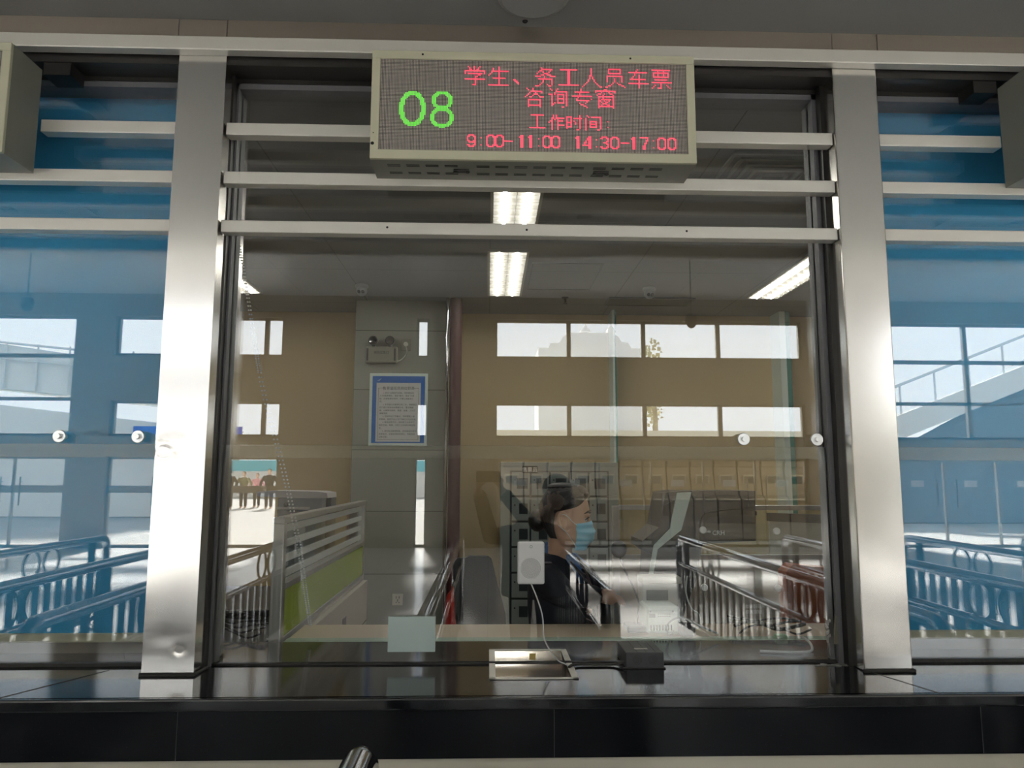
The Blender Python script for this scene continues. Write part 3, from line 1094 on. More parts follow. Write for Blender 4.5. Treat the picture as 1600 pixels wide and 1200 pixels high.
red = set()
for k, ch in enumerate('学生、务工人员车票'):
    glyph(red, ch, 57 + 16 * k, 4)
for k, ch in enumerate('咨询专窗'):
    glyph(red, ch, 98 + 16 * k, 19)
for k, ch in enumerate('工作时间'):
    glyph(red, ch + 's', 101 + round(12.7 * k), 38)
glyph(red, ':s', 153, 38)
for ch, px in zip('9:00-11:00', (727, 746, 757, 772, 787, 807, 821, 837, 847, 862)):
    glyph(red, ch, col_of(px), 53)
for ch, px in zip('14:30-17:00', (895, 909, 928, 939, 954, 970, 985, 1000, 1020, 1030, 1045)):
    glyph(red, ch, col_of(px), 53)
grn = set()


def oval(cx, cy, rx, ry, w):
    for c in range(int(cx - rx - 1), int(cx + rx + 2)):
        for r in range(int(cy - ry - 1), int(cy + ry + 2)):
            o = ((c - cx) / rx) ** 2 + ((r - cy) / ry) ** 2
            i = ((c - cx) / (rx - w)) ** 2 + ((r - cy) / (ry - w * .85)) ** 2
            if o <= 1 and i > 1:
                grn.add((c, r))


oval(21.5, 35, 9.0, 12.8, 3.3)
oval(41.5, 28.6, 7.4, 6.6, 2.9)
oval(41.5, 41.0, 8.2, 7.2, 3.0)
led_sign(-.386, .666, 'LED sign over the window showing 08 in green and red Chinese text', [('green_number', M['ledgreen'], grn), ('red_lettering', M['ledred'], red)])
edge = set()
for k in range(22):
    edge.add((209, 14 + k * 2))
led_sign(-2.585, -1.533, 'neighbouring LED sign cut off by the left edge of the photo', [('red_lettering', M['ledred'], edge)])
led_sign(1.80, 2.852, 'neighbouring LED sign cut off by the right edge of the photo', [('green_number', M['ledgreen'], {(30, 30)})])
# the mounting brackets of the side signs
for x0, x1, lb in ((-1.531, -1.44, 'dark bracket bolted to the sign box in the upper left corner'), (1.715, 1.798, 'dark bracket bolted to the sign box in the upper right corner')):
    m = MB().box(x0, x1, 2.415, 2.50, 2.855, 2.905)
    tag(m.build('sign_bracket', M['steel_dark']), lb, 'bracket')

# ceiling speaker in the soffit
sp = thing('ceiling_speaker', (.135, 2.21, 3.05), 'round ceiling speaker in the grey soffit at the top edge', 'speaker')
MB().lathe([(.088, 0), (.118, 0), (.118, -.008), (.104, -.014), (.090, -.008)], (.135, 2.21, 3.05), 'Z', 36).build('rim', M['soffit'], sp, True)
MB().lathe([(.001, -.004), (.092, -.0045), (.092, -.001)], (.135, 2.21, 3.05), 'Z', 36).build('grille', M['steel_dark'], sp)
tag(MB().lathe([(.001, 0), (.008, -.003), (.010, 0)], (.115, 2.355, 3.05), 'Z', 10).build('soffit_plug', M['blackhole']), 'small black plug hole in the soffit edge above the sign', 'plug')

# ---------------------------------------------------------------- things on the counter and on the glass
GY = 2.5215                 # outer face of the lower pane
ic = thing('intercom_speaker', at(829, 912, GY), 'white speaker box with round perforated grille stuck on the glass', 'speaker')
a, b = at(808.5, 846, GY), at(850, 911.5, GY)
MB().box(a.x, b.x, GY - .026, GY - .0005, b.z, a.z, .006).build('housing', M['white'], ic)
cx, cz, rr = (a.x + b.x) / 2, at(829, 886, GY).z, (b.x - a.x) * .40
MB().lathe([(.001, -.0295), (rr * .95, -.0285), (rr, -.0255)], (cx, GY, cz), 'Y', 36).build('grille', M['white'], ic, True)
hm = MB()
for q in range(1, 10):
    n = max(1, int(6 * q))
    for k in range(n):
        aa = 2 * PI * k / n + q * .3
        r = rr * .96 * q / 10
        hm.cyl((cx + r * math.cos(aa), GY - .0300, cz + r * math.sin(aa)), .00085, .0014, 'Y', 5)
hm.build('grille_hole', M['blackhole'], ic)
MB().ring((cx, GY - .0262, at(829, 853, GY).z), .004, .0007, 'Y', 16, 6).build('emblem', M['greyplastic'], ic)
pts = [at(829, 911, GY - .012), at(832, 917, GY - .008), at(841, 940, GY - .006), at(848, 965, GY - .008), at(851, 1000, GY - .012)]
pts += [Vector((.225, 2.485, ZC + .025)), Vector((.252, 2.47, ZC + .012)), Vector((.264, 2.466, ZC + .0075))]
def smooth_path(pts, n=8):
    out = []
    P_ = [Vector(p) for p in pts]
    P_ = [P_[0]] + P_ + [P_[-1]]
    for i in range(1, len(P_) - 2):
        p0, p1, p2, p3 = P_[i - 1:i + 3]
        for k in range(n):
            t_ = k / n
            out.append(.5 * ((2 * p1) + (-p0 + p2) * t_ + (2 * p0 - 5 * p1 + 4 * p2 - p3) * t_ ** 2 + (-p0 + 3 * p1 - 3 * p2 + p3) * t_ ** 3))
    out.append(P_[-1])
    return out
tag(MB().tube(smooth_path(pts), .0022, 8).build('speaker_wire', M['cable_w'], None, True), 'thin pale wire hanging from the white speaker down to the tray', 'wire')

# document plate
pa, pb = at(607, 963, GY), at(680, 1018, GY)
m = MB()
m.box(pa.x, pb.x, GY - .006, GY - .0006, pb.z, pa.z, .001)
tag(m.build('acrylic_plate', M['plate']), 'pale aqua acrylic plate stuck low on the glass, left of the tray', 'plate')

# pass-through tray
tx0, tx1, ty0, ty1 = .006, .280, 2.333, 2.715
tr = thing('cash_tray', ((tx0 + tx1) / 2, (ty0 + ty1) / 2, ZC), 'stainless pass-through tray set into the black counter under the glass', 'tray')
m = MB()
e = .02
m.box(tx0, tx1, ty0, ty0 + .012, ZC + .0003, ZC + .004, .001).box(tx0, tx1, ty1 - .012, ty1, ZC + .0003, ZC + .004, .001)
m.box(tx0, tx0 + e, ty0, ty1, ZC + .0003, ZC + .004, .001).box(tx1 - e, tx1, ty0, ty1, ZC + .0003, ZC + .004, .001)
m.build('rim', M['steel_h'], tr)
# shallow curved trough
n = 14
vs, fs = [], []
for i in range(n + 1):
    u = i / n
    y = ty0 + .015 + (ty1 - ty0 - .031) * u
    z = ZC + .0025 - .0 * math.sin(PI * u)
    dz_ = .030 * (1 - abs(2 * u - 1) ** 2.6)
    for x in (tx0 + .0125, tx1 - .0125):
        vs.append((x, y, ZC - dz_ + .0005))
    for x in (tx0 + .0125, tx1 - .0125):
        vs.append((x, y, ZC - dz_ - .0015))
for i in range(n):
    q = i * 4
    fs += [(q, q + 1, q + 5, q + 4), (q + 2, q + 6, q + 7, q + 3)]
m = MB().add(vs, fs)
m.build('trough', P('brushed_tray_steel', (.46, .42, .37), .2, .95, .05, 20, .0, (.05, 1, 1)), tr, True)
tag(MB().box(*(at(827, 1018, 2.55).x, at(837, 1018, 2.55).x, 2.552, 2.5527, ZC + .006, ZC + .026)).build('price_tag', [M['yellow']]), 'small yellow and green tag above the tray', 'sticker')

# black speaker box straddling the seam
bx = thing('speaker_box', (.508, 2.49, ZC), 'black plastic speaker box sitting on the counter against the glass', 'speaker')
MB().box(.447, .571, 2.455, 2.62, ZC + .0005, ZC + .050, .003).build('housing', M['darkgrey'], bx)
hm = MB()
for cx in (.485, .535):
    for q in range(0, 4):
        n = max(1, 6 * q)
        for k in range(n):
            aa = 2 * PI * k / n
            hm.cyl((cx + .0045 * q * math.cos(aa), 2.4544, ZC + .027 + .0045 * q * math.sin(aa)), .0011, .0012, 'Y', 6)
hm.build('grille_hole', M['blackhole'], bx)
box('label_strip', .485, .528, 2.50, 2.515, ZC + .0501, ZC + .0512, M['offwhite'], bx)
g = MB()
for x in (.485, .515, .545):
    g.box(x, x + .001, 2.46, 2.615, ZC + .0499, ZC + .0504)
g.build('lid_groove', M['blackhole'], bx)
MB().box(.438, .575, 2.448, 2.462, ZC + .0003, ZC + .004, .001).build('foot_strip', M['steel_dark'], bx)
pts = [Vector((.262, 2.452, ZC + .006)), Vector((.275, 2.47, ZC + .009)), Vector((.30, 2.49, ZC + .006)), Vector((.36, 2.488, ZC + .005)), Vector((.41, 2.487, ZC + .006)), Vector((.448, 2.48, ZC + .016))]
tag(MB().tube(smooth_path(pts), .0045, 8).build('black_cable', M['rubber'], None, True), 'black cable along the seam between the tray and the black speaker box', 'cable')

# acrylic cover with four studs and printed text, inside the glass
AY = 2.60
ac = thing('acrylic_cover', at(1156, 960, AY), 'clear acrylic cover on four round studs carrying white printed text', 'cover')
a, b = at(1088, 818, AY), at(1226, 975, AY)
MB().box(a.x, b.x, AY, AY + .005, b.z, a.z).build('sheet', M['acrylic'], ac)
for px, py in ((1098, 828), (1213, 830), (1100, 918), (1215, 919)):
    c = at(px, py, AY)
    MB().lathe([(.001, -.006), (.011, -.006), (.0125, -.004), (.0125, 0)], c, 'Y', 20).build('stud', M['white'], ac, True)
text_mesh('printed_text', [('CRH', .022, at(1113, 836, AY - .001), 'LEFT'), ('南铁科研所', .0145, at(1164, 950, AY - .001), 'LEFT'), ('泰天智能', .0145, at(1165, 958.5, AY - .001), 'LEFT')], M['inkwhite'], ac, .0003)
sw = MB()
c = at(1108, 833, AY - .001)
for k in range(4):
    a0 = .4 + k * .55
    p = [c + Vector((.003 * math.cos(a0), 0, .003 * math.sin(a0))), c + Vector((.008 * math.cos(a0 + .5), 0, .008 * math.sin(a0 + .5))), c + Vector((.011 * math.cos(a0 + 1.0), 0, .009 * math.sin(a0 + 1.0)))]
    sw.tube(p, [.0016, .0013, .0004], 5)
sw.build('swirl_emblem', M['inkwhite'], ac)

# smears, tape and white cable at the right foot of the pane
m = MB()
rnd = random.Random(3)
for k in range(24):
    c = at(1284 + rnd.uniform(-12, 40), 1042 + rnd.uniform(-1.5, 2.5), 2.497)
    m.ell((c.x, 2.485 + rnd.uniform(-.015, .015), ZC + .0015), (rnd.uniform(.004, .012), .003, .0015))
tag(m.build('silicone_smear', M['glue']), 'dried pale silicone smear on the counter at the right end of the seam', 'silicone', None, 'stuff')
m = MB()
for k in range(26):
    u = k / 25
    c = at(1291 + rnd.uniform(-5, 6) * (1 - u) + 6 * u, 970 + 52 * u, 2.52)
    m.ell((c.x, 2.5195, c.z), (rnd.uniform(.002, .007) * (1.2 - u), .0015, rnd.uniform(.004, .009)))
tag(m.build('silicone_drip', M['glue']), 'dried silicone drip on the glass beside the right frame', 'silicone', None, 'stuff')
pts = [Vector((.96, 2.66, ZC + .006)), Vector((1.03, 2.645, ZC + .006)), Vector((1.10, 2.64, ZC + .006)), Vector((1.145, 2.66, ZC + .008)), Vector((1.165, 2.72, ZC + .02)), Vector((1.16, 2.77, ZC + .03))]
tag(MB().tube(smooth_path(pts), .0045, 10).build('white_cable', M['cable_w'], None, True), 'white cable curving along the counter inside the glass at right', 'cable')
a = at(1306, 985, 2.50)
m = MB()
m.xf = Matrix.Translation((1.166, 2.506, a.z)) @ Euler((0, .15, .5)).to_matrix().to_4x4()
m.box(-.012, .012, -.001, .001, -.045, .045)
tag(m.build('tape_strip', M['tape']), 'khaki tape strip at the lower right corner of the frame', 'tape')

# ================================================================ THE OFFICE BEHIND THE GLASS
OX0, OX1, OY, OZ = -5.2, 5.4, 7.65, 3.2
struct(box('floor_office', OX0, OX1, 2.72, OY, -.1, 0, M['infloor']))
struct(box('ceiling_office', OX0, OX1, 2.665, OY + .1, OZ, OZ + .12, M['inceil']))
struct(box('wall_office_back', OX0, OX1, OY, OY + .15, -.1, OZ, M['inwall']))
struct(box('wall_office_left', OX0 - .15, OX0, 2.72, OY + .15, -.1, OZ + .1, M['inwall']))
struct(box('wall_office_right', OX1, OX1 + .15, 2.72, OY + .15, -.1, OZ + .1, M['inwall']))
struct(box('wall_office_front', OX0, OX1, 2.74, 2.80, -.1, ZC - .04, M['hallwall']))
m = MB().box(-1.31, -.41, 7.1, OY, 0, OZ - .0005)
struct(m.build('wall_office_column', M['coltile'], None, False, (-1.31, 7.1, 0)))

# lamps
def office_lamp(x, y0, label):
    t = thing('ceiling_lamp', (x, y0 + .68, OZ), label, 'ceiling light', 'recessed louvre lamps in the office ceiling')
    w2, L = .14, 1.36
    fr = MB()
    fr.box(x - w2 - .02, x - w2, y0, y0 + L, OZ - .02, OZ).box(x + w2, x + w2 + .02, y0, y0 + L, OZ - .02, OZ)
    fr.box(x - w2 - .02, x + w2 + .02, y0 - .02, y0, OZ - .02, OZ).box(x - w2 - .02, x + w2 + .02, y0 + L, y0 + L + .02, OZ - .02, OZ)
    fr.build('frame', M['lampfin'], t)
    box('reflector', x - w2, x + w2, y0, y0 + L, OZ - .006, OZ - .001, M['lampback'], t)
    for dx in (-.07, .07):
        MB().tube([(x + dx, y0 + .03, OZ - .018), (x + dx, y0 + L - .03, OZ - .018)], .012, 8).build('tube', M['lampface'], t, True)
    lv = MB()
    for k in range(1, 12):
        y = y0 + L * k / 12
        lv.box(x - w2, x + w2, y - .0015, y + .0015, OZ - .03, OZ - .006)
    lv.box(x - .0015, x + .0015, y0, y0 + L, OZ - .03, OZ - .006)
    lv.build('louvre', M['lampfin'], t)
    return t


L0 = office_lamp(.14, 5.42, 'lit louvre lamp in the middle of the office ceiling, the farther of the two')
for x, y, lb in ((.16, 3.45, 'lit louvre lamp nearest the glass, between the two lower crossbars'),
                 (2.60, 5.42, 'lit louvre lamp at the right side of the office ceiling'),
                 (-2.28, 5.42, 'lit louvre lamp at the left side of the office ceiling, partly hidden by the frame'),
                 (-2.28, 3.45, None), (2.60, 3.45, None)):  # unseen front side lamps, added to light the interior
    c = copy_tree(L0)
    c.location = (x, y + .68, OZ)
    c['label'] = lb or 'unseen louvre lamp in the front row near the side bays, added to light the office'

# ceiling fittings
def turret_cam(c, label):
    t = thing('turret_camera', c, label, 'security camera')
    MB().lathe([(.001, 0), (.055, 0), (.06, -.02), (.05, -.035)], c, 'Z', 24).build('base', M['greyplastic'], t, True)
    MB().ell((c.x, c.y - .005, c.z - .06), (.048, .048, .045)).build('ball', M['greyplastic'], t, True)
    for dx in (-.017, .017):
        MB().cyl((c.x + dx, c.y - .055, c.z - .075), .014, .015, 'Y', 14).build('lens', M['blackhole'], t, True)


turret_cam(Vector((-1.15, 6.5, OZ)), 'grey turret camera with two lenses on the office ceiling, left of the lamps')
turret_cam(Vector((1.45, 6.5, OZ)), 'grey turret camera with two lenses on the office ceiling, right of the lamps')
v = thing('air_diffuser', (1.58, 3.95, OZ), 'square concentric air diffuser in the office ceiling under the upper crossbar', 'vent')
for k in range(5):
    s = .30 - .055 * k
    z = OZ - .004 - .006 * k
    q = MB()
    x, y = 1.58, 3.95
    q.box(x - s, x + s, y - s, y - s + .02, z - .012, z).box(x - s, x + s, y + s - .02, y + s, z - .012, z)
    q.box(x - s, x - s + .02, y - s, y + s, z - .012, z).box(x + s - .02, x + s, y - s, y + s, z - .012, z)
    q.build('frame_ring', M['inring'] if 'inring' in M else M['greyplastic'], v)
v = thing('access_panel', (.62, 6.05, OZ), 'flush access hatch outlined in the office ceiling', 'hatch')
q = MB()
x0, x1, y0, y1 = .34, .92, 5.75, 6.6
q.box(x0, x1, y0, y0 + .012, OZ - .004, OZ).box(x0, x1, y1 - .012, y1, OZ - .004, OZ).box(x0, x0 + .012, y0, y1, OZ - .004, OZ).box(x1 - .012, x1, y0, y1, OZ - .004, OZ)
q.build('frame', M['darkgrey'], v)
v = thing('slot_vent', (1.5, 7.0, OZ), 'long dark slot vent in the office ceiling above the back wall', 'vent')
q = MB()
q.box(1.14, 1.98, 6.86, 6.875, OZ - .012, OZ).box(1.14, 1.98, 7.165, 7.18, OZ - .012, OZ).box(1.14, 1.155, 6.86, 7.18, OZ - .012, OZ).box(1.965, 1.98, 6.86, 7.18, OZ - .012, OZ)
q.build('frame', M['darkgrey'], v)
box('slot', 1.155, 1.965, 6.875, 7.165, OZ - .006, OZ - .002, M['black'], v)
c = at(883, 473, 6.9)
v = thing('sprinkler_head', (c.x, 6.9, OZ), 'small dark sprinkler head under the office ceiling', 'sprinkler')
MB().lathe([(.035, 0), (.03, -.01), (.012, -.014), (.012, -.05)], (c.x, 6.9, OZ), 'Z', 14).build('body', M['darkgrey'], v, True)
MB().cyl((c.x, 6.9, OZ - .065), .022, .005, 'Z', 14).build('deflector', M['darkgrey'], v)

# riser pipe by the column; thin tube made up for a reflected bright line
tag(MB().tube([(-.325, 7.0, 0), (-.325, 7.0, OZ)], .058, 20).build('riser_pipe', M['maroon'], None, True), 'thick maroon riser pipe beside the tiled column', 'pipe')
tag(MB().tube([(-.405, 6.96, 0), (-.405, 6.96, OZ)], .016, 12).build('reflected_line_tube', M['chrome'], None, True), 'thin bright tube standing in for a reflected vertical line between the tiled column and the maroon pipe', 'pipe')
f = thing('fire_extinguisher', (-.30, 6.75, 0), 'red fire extinguisher on the floor in front of the maroon pipe', 'fire extinguisher')
MB().lathe([(.075, 0), (.08, .03), (.08, .38), (.06, .45), (.025, .49), (.025, .53)], (-.30, 6.75, .0), 'Z', 22).build('cylinder', M['red'], f, True)
MB().box(-.315, -.285, 6.68, 6.78, .53, .57, .004).build('valve_handle', M['black'], f)
MB().tube(smooth_path([(-.30, 6.69, .53), (-.24, 6.66, .48), (-.20, 6.68, .3), (-.21, 6.69, .15)]), .011, 8).build('hose', M['rubber'], f, True)

# poster on the column
YC = 7.1
a, b = at(578, 583, YC - .012), at(667, 697, YC - .012)
po = thing('duty_poster', ((a.x + b.x) / 2, YC - .012, b.z), 'blue bordered duty notice with black Chinese text on the tiled column', 'poster')
W, H = b.x - a.x, a.z - b.z
MB().box(a.x, b.x, YC - .012, YC - .0006, b.z, a.z, .004).build('acrylic_backing', M['mint'], po)
k = .028
box('blue_border', a.x + k, b.x - k, YC - .0135, YC - .0118, b.z + k, a.z - k, M['posterblue'], po)
px0, px1, pz0, pz1 = a.x + k + .04, b.x - k - .04, b.z + k + .012, a.z - k - .065
box('paper_sheet', px0, px1, YC - .0145, YC - .0134, pz0, pz1, M['paper'], po)
body = ['1. 树立“以服务为宗旨，待旅客如亲', '人”的服务理念，落实“首问、首诉”负责', '制，办理售票业务时，不得让旅客误工', '作。',
        '2. 负责窗口的售票日常工作，根据管区', '实行窗口发售各种票据业务，落实票据', '箱，认真填写报表、票据、设备，工作交', '接要清楚。',
        '3. 班前开班工作重点，及时整理上级', '的精神，督促作业人员严格执行作业标准。', '4. 服务品质评价，组织职工业务学习', '解答文电、规章、对职工业务进行考核指',
        '导。', '5. 落实安全管理制度，并检查落实情况', '旅客投诉、妥善处理突发情况，完善各项', '台账记录。']
lines = [('售票值班员岗位职责', .034, ((px0 + px1) / 2, YC - .0148, pz1 - .065), 'CENTER')]
fs_ = (px1 - px0 - .06) / 17.6
dz = (pz1 - pz0 - .115) / len(body)
for i, s_ in enumerate(body):
    ind = fs_ * 1.6 if s_[0].isdigit() else 0
    lines.append((s_, fs_ * .93, (px0 + .03 + ind, YC - .0148, pz1 - .105 - dz * i), 'LEFT'))
text_mesh('printed_text', lines, M['ink'], po, .0002)
fr = MB()
fx0, fx1, fz0, fz1 = px0 + .018, px1 - .018, pz0 + .02, pz1 - .05
fr.box(fx0, fx0 + .0025, YC - .0152, YC - .0144, fz0, fz1).box(fx1 - .0025, fx1, YC - .0152, YC - .0144, fz0, fz1).box(fx0, fx1, YC - .0152, YC - .0144, fz0, fz0 + .0025)
fr.box(fx0, fx0 + .05, YC - .0152, YC - .0144, fz1 - .0025, fz1).box(fx1 - .05, fx1, YC - .0152, YC - .0144, fz1 - .0025, fz1)
fr.build('text_frame', M['ink'], po)
lg = MB()
c = Vector((px0 + .03, YC - .0142, a.z - k - .035))
for q in range(3):
    lg.tube([c + Vector((-.022 + .008 * q, 0, -.012)), c + Vector((-.004 + .006 * q, 0, -.002 + .004 * q)), c + Vector((.018, 0, .016))], [.003, .0025, .0008], 5)
lg.build('corner_emblem', M['inkpale'], po)

# emergency light
a, b = at(571, 541, YC - .06), at(620, 567, YC - .06)
em = thing('emergency_light', ((a.x + b.x) / 2, YC - .03, b.z), 'emergency light with two round lamps on the tiled column above the poster', 'light')
MB().box(a.x, b.x, YC - .06, YC - .0006, b.z, a.z, .012).build('housing', M['signbody'], em)
for x in (a.x + .012, b.x - .03):
    box('end_grip', x, x + .018, YC - .063, YC - .058, b.z + .02, a.z - .02, M['darkgrey'], em)
for x in (a.x + .075, b.x - .07):
    h = MB().lathe([(.012, .04), (.035, .03), (.045, 0), (.045, -.03)], (x, YC - .05, a.z + .055), 'Y', 20)
    lh = h.build('lamp_head', M['darkgrey'], em, True)
    MB().lathe([(.001, -.034), (.036, -.031), (.036, -.028)], (x, YC - .05, a.z + .055), 'Y', 20).build('lens', M['chrome'], lh, True)
    MB().box(x - .015, x + .015, YC - .05, YC - .02, a.z - .005, a.z + .03).build('bracket', M['darkgrey'], em)
text_mesh('printed_text', [('消防应急灯', .03, ((a.x + b.x) / 2, YC - .0612, (a.z + b.z) / 2 + .01), 'CENTER')], M['ink'], em, .0003)

# sockets
def socket(px0, py0, px1, py1, label, plug=False):
    a, b = at(px0, py0, YC - .01), at(px1, py1, YC - .01)
    s = thing('wall_socket', ((a.x + b.x) / 2, YC - .01, b.z), label, 'socket')
    MB().box(a.x, b.x, YC - .011, YC - .0006, b.z, a.z, .003).build('plate', M['offwhite'] if not plug else M['signbody'], s)
    cx, cz = (a.x + b.x) / 2, (a.z + b.z) / 2
    h = MB()
    if not plug:
        for dx, dz, w_, h_ in ((-.014, .02, .003, .011), (.014, .02, .003, .011), (0, -.006, .003, .011), (-.013, -.025, .004, .004), (.013, -.025, .004, .004)):
            h.box(cx + dx - w_, cx + dx + w_, YC - .0116, YC - .0108, cz + dz - h_, cz + dz + h_)
        h.build('pin_hole', M['blackhole'], s)
    else:
        MB().cyl((cx, YC - .045, cz), .022, .034, 'Y', 16).build('plug', M['offwhite'], s)
        MB().tube(smooth_path([(cx, YC - .04, cz - .015), (cx + .01, YC - .03, cz - .09), (cx - .06, YC - .02, cz - .16), (cx - .14, YC - .03, cz - .15)]), .005, 6).build('cord', M['offwhite'], s, True)
    return s


socket(613, 928, 629.5, 946, 'ivory five-hole wall socket low on the tiled column')
socket(627, 529, 642, 548, 'wall socket with a plugged-in cord beside the emergency light', True)

# glass fins at the back wall
for x0, x1, z0, lb in ((1.262, 1.30, .9, 'narrow glass fin with dark green edge on the back wall above the lockers'), (3.00, 3.11, .9, 'wider glass fin with green edge at the right of the back wall')):
    t = thing('glass_fin', (x0, 7.4, z0), lb, 'glass panel')
    m = MB().box(x0, x0 + (x1 - x0) * .55, 7.40, OY - .001, z0, OZ - .001)
    m.build('pane', M['mint'], t)
    box('edge', x0 + (x1 - x0) * .55, x1, 7.40, OY - .001, z0, OZ - .001, M['fin_edge'], t)
    box('support_bracket', x0, x1, 7.38, OY - .001, z0 - .05, z0, M['steel_dark'], t)

# lockers
a, b = at(782, 722, 7.0), at(966, 722, 7.0)
lx0, lx1, lz1 = a.x, b.x, a.z
lk = thing('staff_lockers', ((lx0 + lx1) / 2, 7.2, 0), 'grey green metal locker cabinet with small dark windows behind the clerk', 'locker')
MB().box(lx0, lx1, 7.02, 7.42, 0, lz1, .004).build('carcass', M['locker'], lk)
box('door_gap_shade', lx0 + .09, lx1 - .09, 7.0192, 7.0199, lz1 - .085 - .235 * 6, lz1 - .08, M['lockdark'], lk)  # dark sheet behind the doors puts the shade of the gaps into colour
nx, nz = 5, 6
mg = .10
cw = (lx1 - lx0 - 2 * mg) / nx
chh = .235
for i in range(nx):
    for j in range(nz):
        x0 = lx0 + mg + cw * i
        z1 = lz1 - .085 - chh * j
        d = MB().box(x0 + .009, x0 + cw - .009, 7.008, 7.019, z1 - chh + .010, z1 - .010, .002).build('locker_door', M['locker'], lk)
        wx0, wx1, wz0, wz1 = x0 + cw * .30, x0 + cw * .86, z1 - chh * .70, z1 - chh * .28
        if j > 0:
            wx0 = x0 + cw * .42
        w_ = MB().box(wx0, wx1, 7.005, 7.0078, wz0, wz1).build('door_window', M['lockdark'], d)
        l_ = MB().cyl((x0 + cw * .20, 7.000, z1 - chh * .35), .008, .0078, 'Y', 10).build('lock', M['black'], d)
a, b = at(816, 728, 7.0), at(840, 739, 7.0)
box('name_plate', a.x, b.x, 6.998, 7.0195, b.z, a.z, M['blackhole'], lk)
text_mesh('name_text', [('售票员', .048, ((a.x + b.x) / 2, 6.9972, b.z + .014), 'CENTER')], M['inkwhite'], lk, .0003)

# ---------------------------------------------------------------- desk row and partitions
dk = thing('desk', (.2, 3.05, 0), 'beige desk top with pale green glass edge just inside the window', 'desk')
MB().box(-.76, 3.4, 2.925, 3.19, ZC - .03, ZC - .002, .003).build('desktop', M['desk'], dk)
MB().box(-.76, 3.4, 2.862, 2.9248, ZC - .022, ZC + .001, .002).build('glass_edge', M['deskedge'], dk)
for x in (-.74, 1.0, 3.2):
    box('support_panel', x, x + .02, 2.88, 3.17, 0, ZC - .0305, M['panel'], dk)
dk2 = thing('desk', (-2.2, 3.3, 0), 'dark neighbouring desk under the cables, left of the green partition', 'desk')
MB().box(-3.4, -.83, 2.862, 4.3, ZC - .035, ZC - .004, .003).build('desktop', M['darkgrey'], dk2)
for x in (-3.3, -.86):
    box('support_panel', x, x + .02, 2.88, 4.25, 0, ZC - .0355, M['panel'], dk2)


def partition(x, y0, y1, label, ztop=1.315):
    """office screen standing along Y"""
    t = thing('office_partition', (x, (y0 + y1) / 2, 0), label, 'partition')
    h = .022
    for yy in (y0, y1 - .045):
        MB().box(x - h, x + h, yy, yy + .045, 0, ztop, .004).build('post', M['partalu'], t)
    MB().box(x - h - .002, x + h + .002, y0, y1, ztop, ztop + .025, .004).build('top_rail', M['partalu'], t)
    zm = 1.065
    MB().box(x - h, x + h, y0 + .045, y1 - .045, zm, zm + .025, .003).build('middle_rail', M['partalu'], t)
    gm = MB().box(x - .003, x + .003, y0 + .045, y1 - .045, zm + .025, ztop)
    gm.build('glazing', M['acrylic'], t)
    st = MB()
    for k in range(4):
        z = zm + .04 + k * .058
        st.box(x - .0045, x + .0045, y0 + .05, y1 - .05, z, z + .028)
    st.build('frosted_stripe', M['frost'], t)
    MB().box(x - .018, x + .018, y0 + .045, y1 - .045, .89, zm, .003).build('fabric_panel', M['greenfab'], t)
    MB().box(x - .02, x + .02, y0 + .045, y1 - .045, .865, .89, .003).build('lower_rail', M['partalu'], t)
    lp = MB().box(x - .019, x + .019, y0 + .045, y1 - .045, 0, .865)
    lp.build('lower_panel', M['panel'], t)
    return t


pt = partition(-.795, 2.865, 4.74, 'office partition with frosted stripes over lime green fabric, left behind the glass')
# pale cabinet on the clerk's side of the partition
cb = thing('side_cabinet', (-.65, 3.9, 0), 'low pale cabinet with recessed handle along the green partition', 'cabinet')
MB().box(-.772, -.745, 3.20, 4.70, 0, .855, .002).build('carcass', M['panel'], cb)
h = MB().box(-.7452, -.743, 3.93, 4.02, .70, .765)
h.build('recessed_handle', M['darkgrey'], cb)
box('drawer_gap', -.7452, -.7442, 3.205, 4.695, .615, .620, M['blackhole'], cb)
# second partition running across behind the clerk
p2 = thing('office_partition', (.95, 4.5, 0), 'aluminium framed glass partition behind the clerk at right', 'partition')
q = MB().box(.748, .79, 4.48, 4.52, 0, 1.32, .004)
q.build('post', M['partalu'], p2)
MB().box(.79, 3.2, 4.485, 4.515, 1.295, 1.325, .003).build('top_rail', M['partalu'], p2)
MB().box(.79, 3.2, 4.485, 4.515, 1.0, 1.03, .003).build('middle_rail', M['partalu'], p2)
box('glazing', .79, 3.2, 4.497, 4.503, 1.03, 1.295, M['acrylic'], p2)
box('lower_panel', .79, 3.2, 4.485, 4.515, 0, 1.0, M['panel'], p2)
# dark partition edge on the right
a, b = at(1200, 800, 5.5), at(1296, 815, 5.0)
p3 = thing('office_partition', (2.4, 5.3, 0), 'dark topped partition sloping across at the right behind the terminal', 'partition')
MB().prism([(2.08, 5.52), (2.08, 5.47), (3.4, 4.35), (3.4, 4.40)], 'Z', 1.17, 1.23).build('top_rail', M['steel_dark'], p3)
MB().prism([(2.085, 5.51), (2.085, 5.48), (3.4, 4.36), (3.4, 4.39)], 'Z', 0, 1.1699).build('panel', M['panel'], p3)

